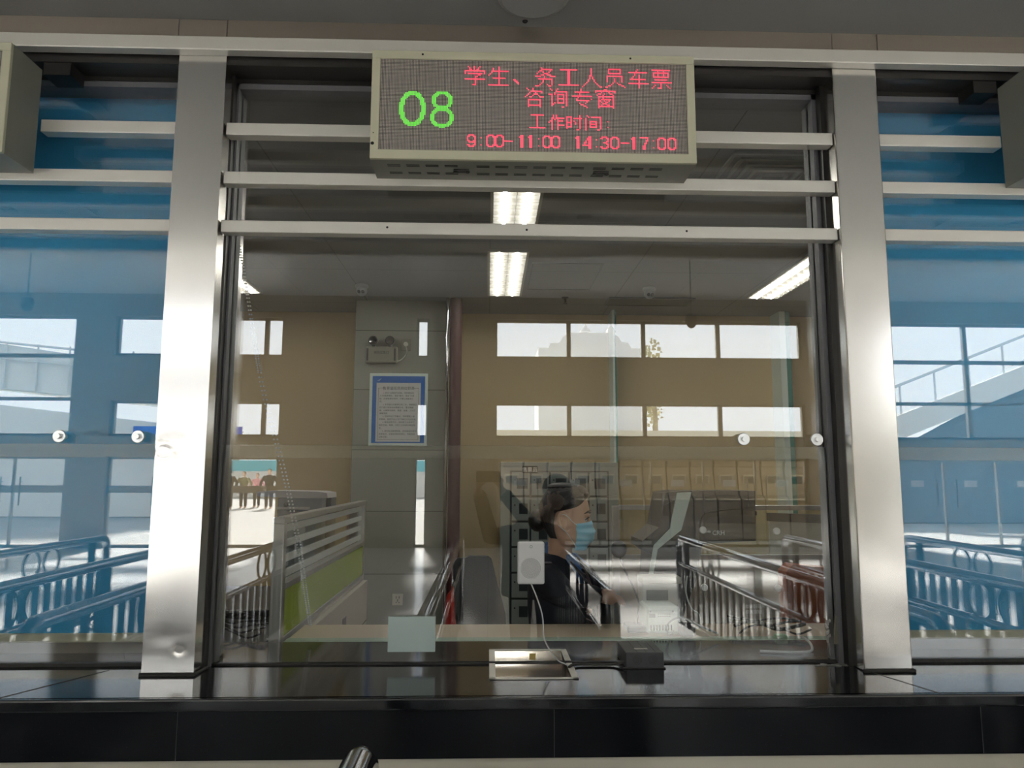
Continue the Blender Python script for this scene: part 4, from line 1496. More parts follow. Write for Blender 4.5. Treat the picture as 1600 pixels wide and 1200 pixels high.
# ball chain of the blind
c0 = [at(372, 372, 2.62), at(385, 460, 2.64), at(407, 600, 2.68), at(440, 735, 2.74), at(462, 840, 2.80), at(474, 920, 2.86), at(483, 977, 2.93)]
bc = MB()
p = smooth_path(c0, 40)
acc = 0
last = p[0]
for off in (0, .012):
    acc = 1
    last = p[0]
    for k, q in enumerate(p):
        acc += (q - last).length
        last = q
        if acc > .0085:
            acc = 0
            spread = .2 + .9 * abs(math.sin(k * .011))
            c = q + Vector((off * spread, 0, 0))
            bc.ell(c, (.0036, .0036, .0036), None, 6, 5)
tag(bc.build('ball_chain', M['inkwhite'], None, True), 'white beaded blind chain hanging inside the left of the window', 'blind chain')

# office chair (black)
oc = thing('office_chair', (-.02, 3.95, 0), 'black office chair with tapered back left of the clerk', 'chair')
pr = [at(724, 873, 3.9), at(733, 869, 3.9), at(762, 869, 3.9), at(768, 874, 3.9), at(790, 960, 3.9), at(792, 1010, 3.9), at(716, 1010, 3.9), at(712, 960, 3.9)]
m = MB().prism([(q.x, q.z) for q in pr], 'Y', 3.88, 3.94)
m.build('backrest', M['blackfab'], oc)
pr = [at(708, 878, 4.0), at(716, 870, 4.0), at(735, 872, 4.0), at(722, 960, 4.0), at(712, 965, 4.0)]
MB().prism([(q.x, q.z) for q in pr], 'Y', 3.95, 3.97).build('back_shell', M['black'], oc)
MB().box(-.24, .22, 3.72, 4.16, .47, .55, .03).build('seat', M['blackfab'], oc)
MB().tube([(-.01, 3.93, .47), (-.01, 3.93, .10)], .03, 12).build('gas_column', M['black'], oc)
MB().box(-.04, .02, 3.95, 3.98, .5, .75).build('back_bracket', M['black'], oc)
for k in range(5):
    aa = 2 * PI * k / 5 + .3
    MB().tube([(-.01, 3.93, .11), (-.01 + .20 * math.cos(aa), 3.93 + .20 * math.sin(aa), .07)], [.025, .018], 8).build('leg', M['black'], oc)
    MB().ell((-.01 + .20 * math.cos(aa), 3.93 + .20 * math.sin(aa), .03), (.03, .03, .03), None, 10, 8).build('castor', M['black'], oc, True)

# orange chair at right
c = at(1262, 905, 3.6)
oc = thing('leather_chair', (c.x + .1, 3.7, 0), 'tan orange leather chair at the right edge behind the glass', 'chair')
x0, x1 = at(1226, 900, 3.55).x, at(1226, 900, 3.55).x + .52
pr = [(x0, .60), (x0 - .005, 1.05), (x0 + .03, 1.085), (x0 + .30, 1.06), (x1, 1.0), (x1, .60)]
MB().prism(pr, 'Y', 3.52, 3.62).build('backrest', M['orange'], oc)
MB().box(x0, x1, 3.56, 4.02, .42, .52, .03).build('seat', M['orange'], oc)
MB().tube([(x0 + .26, 3.8, .42), (x0 + .26, 3.8, .06)], .03, 12).build('pedestal', M['chrome'], oc)
MB().lathe([(.25, 0), (.24, .02), (.05, .05)], (x0 + .26, 3.8, 0), 'Z', 24).build('base_plate', M['chrome'], oc, True)

# ---------------------------------------------------------------- terminals and devices
# left terminal, front towards us
Y = 3.92
tl = thing('ticket_terminal', (at(470, 880, Y).x, Y, ZC), 'grey ticket terminal with lens and dark blue screen on the left desk', 'terminal')
a, b = at(434, 778, Y), at(502, 880, Y)
MB().box(a.x, b.x, Y, Y + .22, b.z - .02, a.z, .006).build('housing', M['greyplastic'], tl)
pr = [at(404, 775, Y), at(404, 768, Y), at(432, 766.5, Y), at(500, 768, Y), at(513, 770, Y), at(514, 778, Y), at(440, 777, Y)]
MB().prism([(q.x, q.z) for q in pr], 'Y', Y - .03, Y + .20).build('top_cap', M['palecap'], tl)
MB().box(b.x + .001, b.x + .028, Y + .05, Y + .20, b.z, a.z + .005, .01).build('side_shell', M['darkgrey'], tl)
pr = [at(434, 796, Y), at(482, 797, Y), at(472, 823, Y), at(434, 825, Y)]
s_ = MB().prism([(q.x, q.z) for q in pr], 'Y', Y - .012, Y - .0005).build('screen', M['screenblue'], tl)
MB().box(a.x, at(484, 795, Y).x, Y - .016, Y - .0005, at(434, 796, Y).z + .001, at(434, 792, Y).z, .002).build('screen_hood', M['palecap'], tl)
cl = at(447, 789, Y)
MB().lathe([(.001, -.004), (.012, -.004), (.013, -.0005)], cl, 'Y', 16).build('lens', M['blackhole'], tl)
MB().box(a.x - .005, b.x, Y + .01, Y + .2, ZC - .003, b.z - .0205, .01).build('stand', M['black'], tl)

# right terminal seen from its side
Y = 3.32
tt = thing('ticket_terminal', (at(1090, 900, Y).x, Y, ZC), 'dark grey ticket terminal with pale mint stripe, seen from its side at right', 'terminal')
def poly(pp, y):
    return [(at(px, py, y).x, at(px, py, y).z) for px, py in pp]
MB().prism(poly([(1040, 770), (1062, 767), (1180, 767), (1181, 845), (1098, 850), (1088, 905), (1060, 985), (1022, 992), (1018, 905), (1020, 868), (1003, 856), (1004, 845), (1030, 824), (1036, 790)], Y), 'Y', Y, Y + .26).build('housing', M['darkgrey'], tt)
MB().prism(poly([(1057, 770), (1080, 769), (1064, 828), (1027, 858), (1019, 905), (1012, 905), (1021, 852), (1046, 826)], Y), 'Y', Y - .008, Y - .0003).build('mint_stripe', M['mint'], tt)
MB().prism(poly([(1090, 848), (1094, 812), (1100, 801), (1150, 795), (1166, 795), (1180, 799), (1180, 805), (1150, 803), (1105, 808), (1100, 816), (1097, 848)], Y), 'Y', Y - .02, Y - .0003).build('arched_cover', M['black'], tt)
MB().prism(poly([(1038, 789), (1055, 781), (1045, 806), (1035, 806)], Y), 'Y', Y - .004, Y - .0003).build('side_vent', M['black'], tt)
MB().box(at(1022, 990, Y).x, at(1062, 990, Y).x, Y + .03, Y + .2, ZC - .003, at(1022, 988, Y).z, .004).build('foot', M['black'], tt)

# printers
Y = 2.98
pr_ = thing('ticket_printer', (at(1036, 998, Y).x, Y, ZC), 'pale mint printer with ports and vent slots on its back, on the desk', 'printer')
a, b = at(1011, 948, Y), at(1064, 999, Y)
MB().box(a.x, b.x, Y, Y + .16, ZC - .0015, a.z, .012).build('housing', M['mint'], pr_)
q = MB()
for k in range(8):
    x = a.x + .012 + .0115 * k
    q.box(x, x + .005, Y - .0012, Y + .001, ZC + .012, ZC + .034)
q.build('vent_grille', M['blackhole'], pr_)
box('port_panel', a.x + .008, a.x + .032, Y - .0015, Y + .001, ZC + .062, ZC + .078, M['greyplastic'], pr_)
q = MB()
for k in range(7):
    for j in range(2):
        q.cyl((a.x + .045 + .0075 * k, Y - .0012, ZC + .066 + .009 * j), .0018, .002, 'Y', 6)
q.build('port_hole', M['darkgrey'], pr_)
q = MB()
for x in (a.x + .012, b.x - .03):
    q.cyl((x, Y - .0015, a.z - .018), .004, .002, 'Y', 10)
q.build('screw', M['greyplastic'], pr_)
Y = 3.16
p4 = thing('ticket_printer', (at(1030, 950, Y).x, Y, ZC), 'pale box printer with a grey window standing behind the mint printer', 'printer')
a, b = at(1003, 905, Y), at(1062, 950, Y)
MB().box(a.x, b.x, Y, Y + .1, ZC - .0015, a.z, .008).build('housing', M['white'], p4)
q0, q1 = at(1010, 922, Y), at(1044, 946, Y)
box('window', q0.x, q1.x, Y - .003, Y + .001, q1.z, q0.z, M['greyplastic'], p4)
q0, q1 = at(1004, 903, Y), at(1063, 912, Y)
MB().box(q0.x - .004, q1.x + .004, Y - .006, Y + .1, q1.z, q0.z + .004, .003).build('lid', M['offwhite'], p4)

# dark power adapter and cables on the right desk
tag(MB().box(at(1066, 985, 2.9).x, at(1088, 985, 2.9).x, 2.90, 2.98, ZC + .0012, ZC + .055, .012).build('power_adapter', M['black']), 'black power adapter lying beside the mint printer', 'adapter')
def cable(label, pts, mat='rubber', r=.004, name='cable'):
    return tag(MB().tube(smooth_path(pts, 7), r, 7).build(name, M[mat], None, True), label, 'cable')
cable('grey cable looping out of the right side of the mint printer', [at(1052, 985, 2.97), at(1045, 990, 2.92), at(1042, 985, 2.87) + Vector((0, 0, .02)), at(1060, 965, 2.88), at(1080, 972, 2.885), Vector((.88, 2.88, ZC + .02))], 'greyplastic', .004)
cable('white cable dangling beside the arch of the right railing reflection', [at(1074, 900, 3.1), at(1072, 925, 3.08), at(1080, 950, 3.05), at(1092, 960, 3.02), at(1093, 978, 3.0), at(1085, 984, 2.99)], 'cable_w', .003)
rnd = random.Random(11)
def clutter(n, x0, x1, y0, y1, labels):
    for k in range(n):
        p = []
        y = y0 + (y1 - y0) * k / n
        for j in range(6):
            p.append(Vector((x0 + (x1 - x0) * j / 5 + rnd.uniform(-.004, .004), y + rnd.uniform(-.004, .004) + .035 * math.sin(j * 1.1 + k * .25), ZC + .012 + .004 * k + .025 * abs(math.sin(j * .8 + k * .6)))))
        tag(MB().tube(smooth_path(p, 6), rnd.choice((.004, .005, .007)), 7).build('desk_cable', M['rubber'], None, True), labels, 'cable', labels)
clutter(6, -1.12, -.84, 2.90, 3.2, 'black cables tangled on the dark desk at the left edge of the window')
clutter(4, .98, 1.25, 2.93, 3.1, 'black cables tangled on the desk at the right edge of the window')
a = at(440, 945, 3.0)
tag(MB().tube([(-1.25, 3.30, ZC + .02), (-.85, 3.30, ZC + .02)], .022, 10).build('cable_conduit', M['black'], None, True), 'black corrugated conduit above the tangled cables at left', 'conduit')
g = at(1220, 999, 2.9)
tag(MB().box(at(1209, 999, 2.9).x, at(1227, 999, 2.9).x, 2.87, 2.90, ZC + .0012, ZC + .016, .003).build('highlighter', M['hl'] if 'hl' in M else M['greenstk']), 'small bright green stick lying on the desk at right', 'marker')

# gooseneck microphone
mc = thing('desk_microphone', (.52, 3.12, ZC), 'black gooseneck microphone in front of the clerk', 'microphone')
c = at(967, 858, 3.12)
MB().box(.555, .63, 3.00, 3.09, ZC - .0015, ZC + .025, .006).build('base', M['black'], mc)
MB().tube(smooth_path([(.60, 3.05, ZC + .02), (.61, 3.06, ZC + .12), (c.x + .012, 3.12, c.z - .06), (c.x, 3.12, c.z)]), .004, 8).build('gooseneck', M['black'], mc, True)
MB().ell(c, (.034, .034, .036)).build('foam_head', M['black'], mc, True)

# ================================================================ PEOPLE
def rot2(v, a):
    return Vector((v[0] * math.cos(a) - v[1] * math.sin(a), v[0] * math.sin(a) + v[1] * math.cos(a), v[2] if len(v) > 2 else 0))


HEADR = [(.128, .012, -.020, .012), (.118, .048, -.058, .046), (.098, .070, -.080, .064), (.070, .084, -.092, .073), (.045, .090, -.096, .076), (.022, .092, -.096, .076),
         (.008, .088, -.095, .075), (-.008, .086, -.092, .0735), (-.025, .088, -.085, .072), (-.045, .091, -.074, .068), (-.062, .091, -.062, .064), (-.080, .088, -.048, .057), (-.098, .082, -.036, .045), (-.112, .066, -.026, .030)]


def headpt(th, z, off=0.0):
    """surface of the head in head space; th=0 faces +x, z from the ear line"""
    R = HEADR
    if z >= R[0][0]:
        z = R[0][0] - 1e-4
    if z <= R[-1][0]:
        z = R[-1][0] + 1e-4
    for i in range(len(R) - 1):
        if R[i][0] >= z >= R[i + 1][0]:
            t_ = (R[i][0] - z) / (R[i][0] - R[i + 1][0])
            f_, b_, w_ = [R[i][j] + (R[i + 1][j] - R[i][j]) * t_ for j in (1, 2, 3)]
            break
    c, s = math.cos(th), math.sin(th)
    ex = .85
    cx, sy = math.copysign(abs(c) ** ex, c), math.copysign(abs(s) ** ex, s)
    x = (f_ + off) * cx if c >= 0 else (-b_ + off) * cx
    return Vector((x, (w_ + off) * sy, z))


def build_head(mb, mt, ears=True):
    mb.xf = mt
    rings = []
    for z, f_, b_, w_ in HEADR[::-1]:
        rings.append([headpt(2 * PI * k / 28, z) for k in range(28)])
    mb.loft(rings)
    mb.ell((.0, 0, .118), (.04, .035, .012))
    # nose, brow ridge, cheek, lips, chin
    mb.loft([[Vector((.083, .007, .012)), Vector((.083, -.007, .012)), Vector((.096, 0, .014))], [Vector((.080, .014, -.03)), Vector((.080, -.014, -.03)), Vector((.112, 0, -.026))], [Vector((.080, .016, -.042)), Vector((.080, -.016, -.042)), Vector((.108, 0, -.040))]])
    mb.ell((.103, 0, -.034), (.010, .010, .009))
    for s in (-1, 1):
        mb.ell((.082, s * .030, .020), (.012, .022, .008))
        mb.ell((.066, s * .045, -.022), (.018, .016, .018))
        mb.ell((.097, s * .011, -.038), (.008, .007, .006))
        if ears:
            mb.ell((-.006, s * .080, -.006), (.020, .010, .035), Euler((0, -.2, s * .40)))
            mb.ell((.002, s * .074, -.032), (.009, .006, .010))
    mb.ell((.092, 0, -.062), (.010, .022, .006))
    mb.ell((.091, 0, -.071), (.010, .019, .006))
    mb.ell((.084, 0, -.095), (.012, .018, .014))
    mb.xf = None


def hand(mb, wrist, d, side, palm_n, curl=.5, s=1.0):
    """five fingers of different lengths on a palm; d = pointing dir, side = towards the thumb"""
    d, side, n = Vector(d).normalized(), Vector(side).normalized(), Vector(palm_n).normalized()
    w = Vector(wrist)
    mb.tube([w, w + d * .03 * s, w + d * .085 * s], [.022 * s, .034 * s, .036 * s], 10, True, .55)
    for i, (o, L) in enumerate(((.026, .068), (.009, .077), (-.009, .071), (-.026, .056))):
        b = w + d * .082 * s + side * o * s
        p = [b]
        a = 0
        for k in range(3):
            a += curl * (.5 + .3 * k)
            p.append(p[-1] + (d * math.cos(a) + n * math.sin(a)) * L * s * (.42, .32, .26)[k])
        mb.tube(p, [.0095 * s, .009 * s, .008 * s, .0062 * s], 8)
        mb.ell(p[-1], (.006 * s,) * 3, None, 8, 6)
    b = w + d * .03 * s + side * .028 * s
    p = [b, b + (d * .6 + side * .7) .normalized() * .04 * s, b + (d * .6 + side * .7).normalized() * .04 * s + (d * .9 + n * .4).normalized() * .032 * s]
    mb.tube(p, [.013 * s, .010 * s, .0075 * s], 8)
    mb.ell(p[-1], (.007 * s,) * 3, None, 8, 6)


# ---- the clerk
HC = at(889, 812, 3.30)
HC = Vector((HC.x, 3.30 + .07, HC.z))
HS = 1.10
ck = thing('person', (HC.x - .06, 3.42, 0), 'seated clerk in navy uniform and light blue face mask, in profile behind the glass', 'person')
Hm = Matrix.Translation(HC) @ Euler((0, .03, -.20)).to_matrix().to_4x4() @ Matrix.Scale(HS, 4)
sa = -.50                           # the way the chest faces
base = Vector((HC.x - .035, HC.y + .06, 0))


def T(fx, ly, z):
    v = rot2((fx, ly, 0), sa)
    return Vector((base.x + v.x, base.y + v.y, z))


def ring_at(z, f_, b_, w_, n=24, dx=0.0, off=0.0, ex=.8):
    r = []
    for k in range(n):
        th = 2 * PI * k / n
        c, s = math.cos(th), math.sin(th)
        c, s = math.copysign(abs(c) ** ex, c), math.copysign(abs(s) ** ex, s)
        r.append(T(dx + ((f_ + off) if c >= 0 else (b_ + off)) * c, (w_ + off) * s, z))
    return r


zs = HC.z - .218             # shoulder line
TORSO = [(zs - .62, .11, .12, .17), (zs - .45, .10, .10, .15), (zs - .30, .115, .10, .155), (zs - .16, .125, .105, .175), (zs - .06, .10, .10, .185), (zs - .01, .08, .085, .165), (zs + .025, .06, .065, .11), (zs + .05, .05, .055, .065)]
bmb = MB()
bmb.loft([ring_at(*q) for q in TORSO])
nk0, nk1 = T(.0, 0, zs + .02), Hm @ Vector((-.022, 0, -.05))
bmb.tube([nk0, nk1], [.058, .055], 16)
build_head(bmb, Hm)
# arms: right arm nearest us reaches forward over the desk, left likewise
RS, LS = T(.0, -.165, zs - .035), T(.0, .165, zs - .035)
RE, LE = T(.12, -.185, zs - .095), T(.13, .22, zs - .29)
RW, LW = Vector((HC.x + .13, 3.30, ZC + .095)), Vector((HC.x + .14, 3.46, ZC + .09))
for S_, E_, W_ in ((RS, RE, RW), (LS, LE, LW)):
    bmb.tube([S_, (S_ + E_) / 2, E_, (E_ + W_) / 2, W_], [.052, .047, .040, .036, .026], 12)
    dd = (W_ - E_).normalized()
    hand(bmb, W_, Vector((dd.x, dd.y, -.15)), Vector((.3, .9 if W_ is RW else -.9, .1)), (0, 0, -1), .35)
# seated legs under the desk
for s in (-1, 1):
    k0, k1, k2 = T(.02, .09 * s, zs - .60), T(.42, .10 * s, zs - .62), T(.44, .10 * s, .09)
    bmb.tube([k0, k1, k2], [.085, .065, .045], 12)
    bmb.ell(T(.50, .10 * s, .045), (.11, .06, .045))
melt(bmb, 'body', M['skin'], ck, .0062, 3)

jk = MB()
J = [(z, f_ + .014, b_ + .014, w_ + .010) for z, f_, b_, w_ in TORSO[:-2]] + [(zs + .026, .066, .078, .115), (zs + .062, .040, .072, .070)]
jk.loft([ring_at(*q) for q in J])
for S_, E_, W_ in ((RS, RE, RW), (LS, LE, LW)):
    dd = (W_ - E_)
    jk.tube([S_ + Vector((0, 0, .005)), (S_ + E_) / 2, E_, E_ + dd * .5, E_ + dd * .93], [.074, .066, .058, .052, .045], 14)
    jk.ell(S_ + Vector((0, 0, .005)), (.072, .072, .06))
for s in (-1, 1):
    k0, k1, k2 = T(.02, .09 * s, zs - .60), T(.42, .10 * s, zs - .62), T(.44, .10 * s, .10)
    jk.tube([k0, k1, k2], [.105, .085, .065], 12)
melt(jk, 'uniform', M['navy'], ck, .009, 3)
# shirt front, collar, tie, lapels
sf = MB()
sf.loft([[T(.146, -.030, zs - .12), T(.146, .030, zs - .12), T(.10, .03, zs - .12), T(.10, -.03, zs - .12)],
         [T(.124, -.042, zs - .02), T(.124, .042, zs - .02), T(.07, .04, zs - .02), T(.07, -.04, zs - .02)],
         [T(.070, -.050, zs + .06), T(.070, .050, zs + .06), T(.03, .04, zs + .06), T(.03, -.04, zs + .06)]])
sf.build('shirt_front', M['shirt'], ck, True)
cl = MB()
vs = []
for k in range(25):
    th = 2 * PI * k / 24 + .12
    q = Vector((math.cos(th), math.sin(th)))
    vs.append((T(.066 * q.x + .006, .064 * q.y, zs + .035 - .02 * q.x), T(.062 * q.x, .062 * q.y, zs + .085 - .022 * q.x)))
for k in range(24):
    a_, b_, c_, d_ = vs[k][0], vs[k + 1][0], vs[k + 1][1], vs[k][1]
    n_ = (a_ - base).normalized()
    o_ = Vector((n_.x, n_.y, 0)) * .004
    cl.add([a_, b_, c_, d_, a_ + o_, b_ + o_, c_ + o_, d_ + o_], [(0, 1, 2, 3), (4, 7, 6, 5), (0, 4, 5, 1), (1, 5, 6, 2), (2, 6, 7, 3), (3, 7, 4, 0)])
for s in (-1, 1):
    cl.add([T(.07, .008 * s, zs + .06), T(.06, .066 * s, zs + .05), T(.13, .055 * s, zs + .0), T(.076, .008 * s, zs + .062), T(.066, .068 * s, zs + .052), T(.137, .055 * s, zs + .002)], [(0, 1, 2), (3, 5, 4), (0, 3, 4, 1), (1, 4, 5, 2), (2, 5, 3, 0)])
cl.build('shirt_collar', M['shirt'], ck)
tie = MB()
tie.loft([[T(.092, -.014, zs + .045), T(.092, .014, zs + .045), T(.08, .014, zs + .045), T(.08, -.014, zs + .045)],
          [T(.125, -.012, zs + .012), T(.125, .012, zs + .012), T(.11, .012, zs + .012), T(.11, -.012, zs + .012)],
          [T(.172, -.026, zs - .13), T(.172, .026, zs - .13), T(.15, .026, zs - .13), T(.15, -.026, zs - .13)],
          [T(.172, -.028, zs - .24), T(.172, .028, zs - .24), T(.14, .026, zs - .24), T(.14, -.026, zs - .24)]])
M['tie'] = P('striped_tie', (.05, .02, .025), .5)
t_ = M['tie'].node_tree
wv = t_.nodes.new('ShaderNodeTexWave')
wv.bands_direction = 'DIAGONAL'
wv.inputs['Scale'].default_value = 28
tc_ = t_.nodes.new('ShaderNodeTexCoord')
t_.links.new(tc_.outputs['Object'], wv.inputs['Vector'])
rp = t_.nodes.new('ShaderNodeValToRGB')
rp.color_ramp.elements[0].position = .80
rp.color_ramp.elements[0].color = (.02, .014, .02, 1)
rp.color_ramp.elements[1].position = .92
rp.color_ramp.elements[1].color = (.30, .22, .22, 1)
t_.links.new(wv.outputs['Fac'], rp.inputs[0])
t_.links.new(rp.outputs[0], t_.nodes['Principled BSDF'].inputs['Base Color'])
tie.build('necktie', M['tie'], ck, True)
for s in (-1, 1):
    lp = MB()
    A = [T(.085, .078 * s, zs + .035), T(.145, .085 * s, zs - .03), T(.170, .062 * s, zs - .09), T(.175, .018 * s, zs - .24), T(.155, .020 * s, zs - .16), T(.135, .052 * s, zs - .02)]
    o_ = T(.01, 0, 0) - T(0, 0, 0)
    lp.add(A + [q + o_ for q in A], [(0, 1, 2, 3, 4, 5), (11, 10, 9, 8, 7, 6)] + [(i, (i + 1) % 6, (i + 1) % 6 + 6, i + 6) for i in range(6)])
    lp.build('lapel', M['navy'], ck)
ep = MB()
c = T(.01, -.15, zs + .015)
ep.box(c.x - .02, c.x + .02, c.y - .035, c.y + .02, c.z + .012, c.z + .02, .003)
ep.build('epaulette', M['darkgrey'], ck)
# face details
for s in (-1, 1):
    e = MB()
    e.xf = Hm
    e.ell((.0745, s * .031, .002), (.0125, .0155, .0115), None, 14, 10)
    ey = e.build('eye', M['eye'], ck, True)
    e = MB()
    e.xf = Hm
    e.ell((.0845, s * .031, .001), (.0045, .0065, .0065), None, 10, 8)
    e.build('iris', M['iris'], ey, True)
    e = MB()
    e.xf = Hm
    e.tube([(.082, s * .0150, .006), (.0895, s * .024, .0110), (.0885, s * .034, .0110), (.078, s * .048, .002)], [.0020, .0036, .0036, .0020], 6)
    e.build('eyelid', M['browhair'], ey, True)
    e = MB()
    e.xf = Hm
    e.tube([(.091, s * .013, .027), (.0935, s * .027, .0335), (.088, s * .041, .034), (.074, s * .056, .027)], [.0028, .0050, .0045, .0016], 6)
    e.build('eyebrow', M['browhair'], ck, True)
for s in (-1, 1):
    e = MB()
    e.xf = Hm @ Matrix.Translation((-.008, s * .083, -.004)) @ Euler((s * -.12, -.22, s * -.30)).to_matrix().to_4x4()
    e.ring((0, 0, .006), .0185, .0048, 'Y', 26, 8, 1.45)
    e.ell((.002, -s * .003, .004), (.017, .004, .026), None, 14, 10)
    e.ell((.006, 0, -.024), (.009, .0045, .010), None, 12, 8)
    e.ell((.014, s * .001, .001), (.005, .005, .008), None, 10, 8)
    e.build('ear', M['earskin_lit'], ck, True)
# mask with pleats and ear loops
mk = MB()
mk.xf = Hm
rows, cols = 22, 26
vs, fs = [], []
for i in range(rows + 1):
    u = i / rows
    z = -.014 - .108 * u
    for j in range(cols + 1):
        th = -1.15 + 2.30 * j / cols
        zz = z + .012 * (1 - abs(th) / 1.15) * (1 - u) * 1.0
        k = math.cos(th * 1.25)
        off = .006 + .018 * max(0, k) * math.sin(PI * min(1, u * .9 + .12)) + .002 * math.sin(u * PI * 7)
        p_ = headpt(th, max(zz, -.105), off)
        p_.z = zz
        vs.append(p_)
n_ = len(vs)
cc = Vector((0, 0, -.06))
vs += [q - (q - cc).normalized() * .003 for q in vs]
w_ = cols + 1
for i in range(rows):
    for j in range(cols):
        a_ = i * w_ + j
        fs += [(a_, a_ + 1, a_ + w_ + 1, a_ + w_), (n_ + a_, n_ + a_ + w_, n_ + a_ + w_ + 1, n_ + a_ + 1)]
for j in range(cols):
    a_ = rows * w_ + j
    fs += [(j, n_ + j, n_ + j + 1, j + 1), (a_, a_ + 1, n_ + a_ + 1, n_ + a_)]
for i in range(rows):
    a_ = i * w_
    b_ = a_ + cols
    fs += [(a_, a_ + w_, n_ + a_ + w_, n_ + a_), (b_, n_ + b_, n_ + b_ + w_, b_ + w_)]
mk.add(vs, fs)
mko = mk.build('face_mask', M['mask'], ck, True)
for s in (-1, 1):
    lo = MB()
    lo.xf = Hm
    top, bot = headpt(1.13 * s, -.020, .010), headpt(1.13 * s, -.100, .010)
    bot.z = -.108
    lo.tube(smooth_path([top, headpt(1.35 * s, -.004, .006), (.012, s * .084, .012), (-.010, s * .090, .022), (-.028, s * .078, .012)], 6), .0017, 6)
    lo.tube(smooth_path([bot, headpt(1.40 * s, -.072, .007), (.006, s * .078, -.050), (-.012, s * .086, -.034), (-.028, s * .078, -.022)], 6), .0017, 6)
    lo.build('ear_loop', M['inkwhite'], mko, True)
# hair: a combed-back shell, a small lift at the front, a low bun
hr = MB()
hr.xf = Hm
rings = []
def hairline(z):
    if z > .098: return 0.0
    if z > .080: return .60 * (.098 - z) / .018
    if z > .052: return .60 + .55 * (.080 - z) / .028
    if z > .030: return 1.15 + .75 * (.052 - z) / .022
    return 1.90 + .25 * min(1, (.030 - z) / .10)
zz = [-.078 + (.127 + .078) * k / 26 for k in range(27)]
vs, fs = [], []
nc = 40
for z in zz:
    h0 = hairline(z)
    for j in range(nc + 1):
        th = h0 + (2 * PI - 2 * h0) * j / nc
        edge_ = min(j, nc - j) / nc
        off = .006 + .012 * min(1, edge_ * 6) + .0025 * math.sin(th * 23 + z * 40) * min(1, edge_ * 5)
        if z > .095:
            off = .018 + .002 * math.sin(th * 19)
        q = headpt(th, z, off)
        if z > .10:
            q.z += .012 * (z - .10) / .027
        vs.append(q)
n_ = len(vs)
cc = Vector((-.005, 0, .02))
vs += [q - (q - cc).normalized() * .014 for q in vs]
w_ = nc + 1
for i in range(len(zz) - 1):
    for j in range(nc):
        a_ = i * w_ + j
        fs += [(a_, a_ + 1, a_ + w_ + 1, a_ + w_), (n_ + a_, n_ + a_ + w_, n_ + a_ + w_ + 1, n_ + a_ + 1)]
hr.add(vs, fs)
hr.ell((-.012, 0, .128), (.075, .062, .020))
hr.ell((.052, -.012, .112), (.034, .045, .026), Euler((0, .6, 0)))
hr.ell((.070, -.020, .098), (.018, .034, .020), Euler((0, .9, 0)))
hr.ell((-.122, 0, -.012), (.040, .048, .046))
hr.build('hair', M['hair'], ck, True)

# clerk's chair
cc_ = T(-.05, 0, 0)
oc = thing('office_chair', (cc_.x, cc_.y, 0), 'office chair the clerk is sitting on, mostly hidden by the desk', 'chair')
MB().cyl((cc_.x + .02, cc_.y, zs - .80), .24, .075, 'Z', 28).build('seat', M['blackfab'], oc)
MB().tube([(cc_.x, cc_.y, zs - .80), (cc_.x, cc_.y, .1)], .03, 12).build('gas_column', M['black'], oc)
for k in range(5):
    aa = 2 * PI * k / 5 + .7
    MB().tube([(cc_.x, cc_.y, .11), (cc_.x + .2 * math.cos(aa), cc_.y + .2 * math.sin(aa), .03)], [.025, .03], 8).build('leg', M['black'], oc)

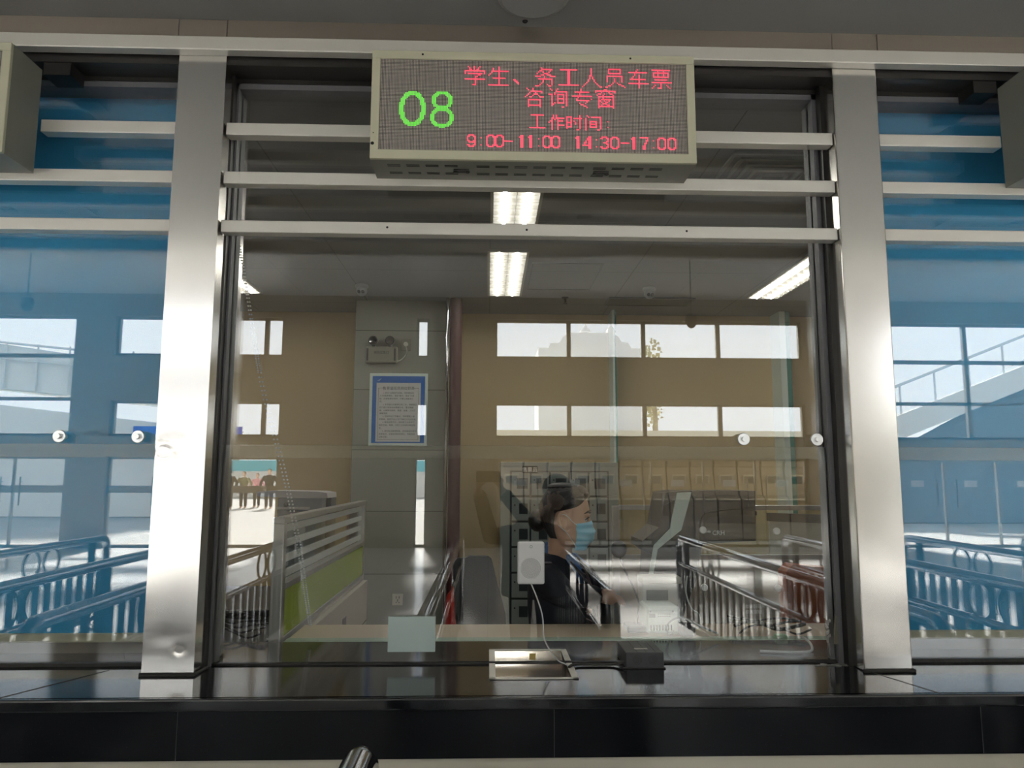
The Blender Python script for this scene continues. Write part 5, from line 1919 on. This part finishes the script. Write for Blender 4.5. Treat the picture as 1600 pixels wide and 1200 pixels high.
# ---- the person taking the picture, reflected in the glass
ph = thing('person', (.43, -.52, 0), 'person in dark clothes holding up a phone in the hall, reflected as a silhouette', 'person')
b2 = MB()
bx_, by_ = .34, -.56
hd = Matrix.Translation((bx_ + .17, by_ + .06, 1.36)) @ Euler((0, 0, PI / 2 + .35)).to_matrix().to_4x4()
build_head(b2, hd)
b2.tube([(bx_ + .05, by_, 1.10), (bx_ + .15, by_ + .03, 1.29)], [.06, .055], 12)
b2.tube([(bx_, by_, .78), (bx_, by_, .92), (bx_, by_, 1.04), (bx_, by_, 1.13)], [.15, .14, .16, .09], 16)
shL, shR = Vector((bx_ - .18, by_ + .02, 1.06)), Vector((bx_ + .18, by_ + .02, 1.06))
elL, elR = Vector((bx_ - .32, by_ + .16, 1.06)), Vector((bx_ + .02, by_ + .30, 1.08))
wrL, wrR = Vector((-.075, -.20, 1.40)), Vector((.09, -.19, 1.40))
for a_, e_, w_ in ((shL, elL, wrL), (shR, elR, wrR)):
    b2.tube([a_, e_, w_], [.05, .042, .028], 12)
hand(b2, wrL, (.1, .5, .85), (.8, .3, .3), (.9, .1, 0), .6)
hand(b2, wrR, (-.1, .5, .85), (-.8, .3, .3), (-.9, .1, 0), .6)
for s in (-1, 1):
    b2.tube([(bx_ + .09 * s, by_, .82), (bx_ + .10 * s, by_ + .02, .44), (bx_ + .10 * s, by_, .08)], [.09, .06, .045], 12)
    b2.ell((bx_ + .10 * s, by_ + .06, .045), (.05, .12, .045))
melt(b2, 'body', M['skin'], ph, .008, 2)
j2 = MB()
j2.tube([(bx_, by_, .62), (bx_, by_, .85), (bx_, by_, 1.04), (bx_ + .03, by_, 1.17)], [.245, .235, .24, .11], 18)
for a_, e_, w_ in ((shL, elL, wrL), (shR, elR, wrR)):
    j2.tube([a_, e_, e_ + (w_ - e_) * .94], [.078, .066, .048], 12)
melt(j2, 'coat', M['coat'], ph, .014, 2)
l2 = MB()
for s in (-1, 1):
    l2.tube([(bx_ + .09 * s, by_, .84), (bx_ + .10 * s, by_ + .02, .44), (bx_ + .10 * s, by_, .07)], [.11, .08, .065], 12)
l2.build('trousers', M['trousers'], ph, True)
h2 = MB()
h2.xf = hd
h2.ell((-.015, 0, .045), (.112, .112, .112))
h2.ell((-.045, 0, -.05), (.085, .125, .12))
h2.build('hair', M['hair'], ph, True)
fn = thing('phone', (0, -.06, 1.44), 'dark phone held up by the reflected photographer', 'phone')
m = MB().box(-.085, .085, -.045, -.036, 1.455, 1.535, .004)
m.build('phone_body', M['black'], fn)
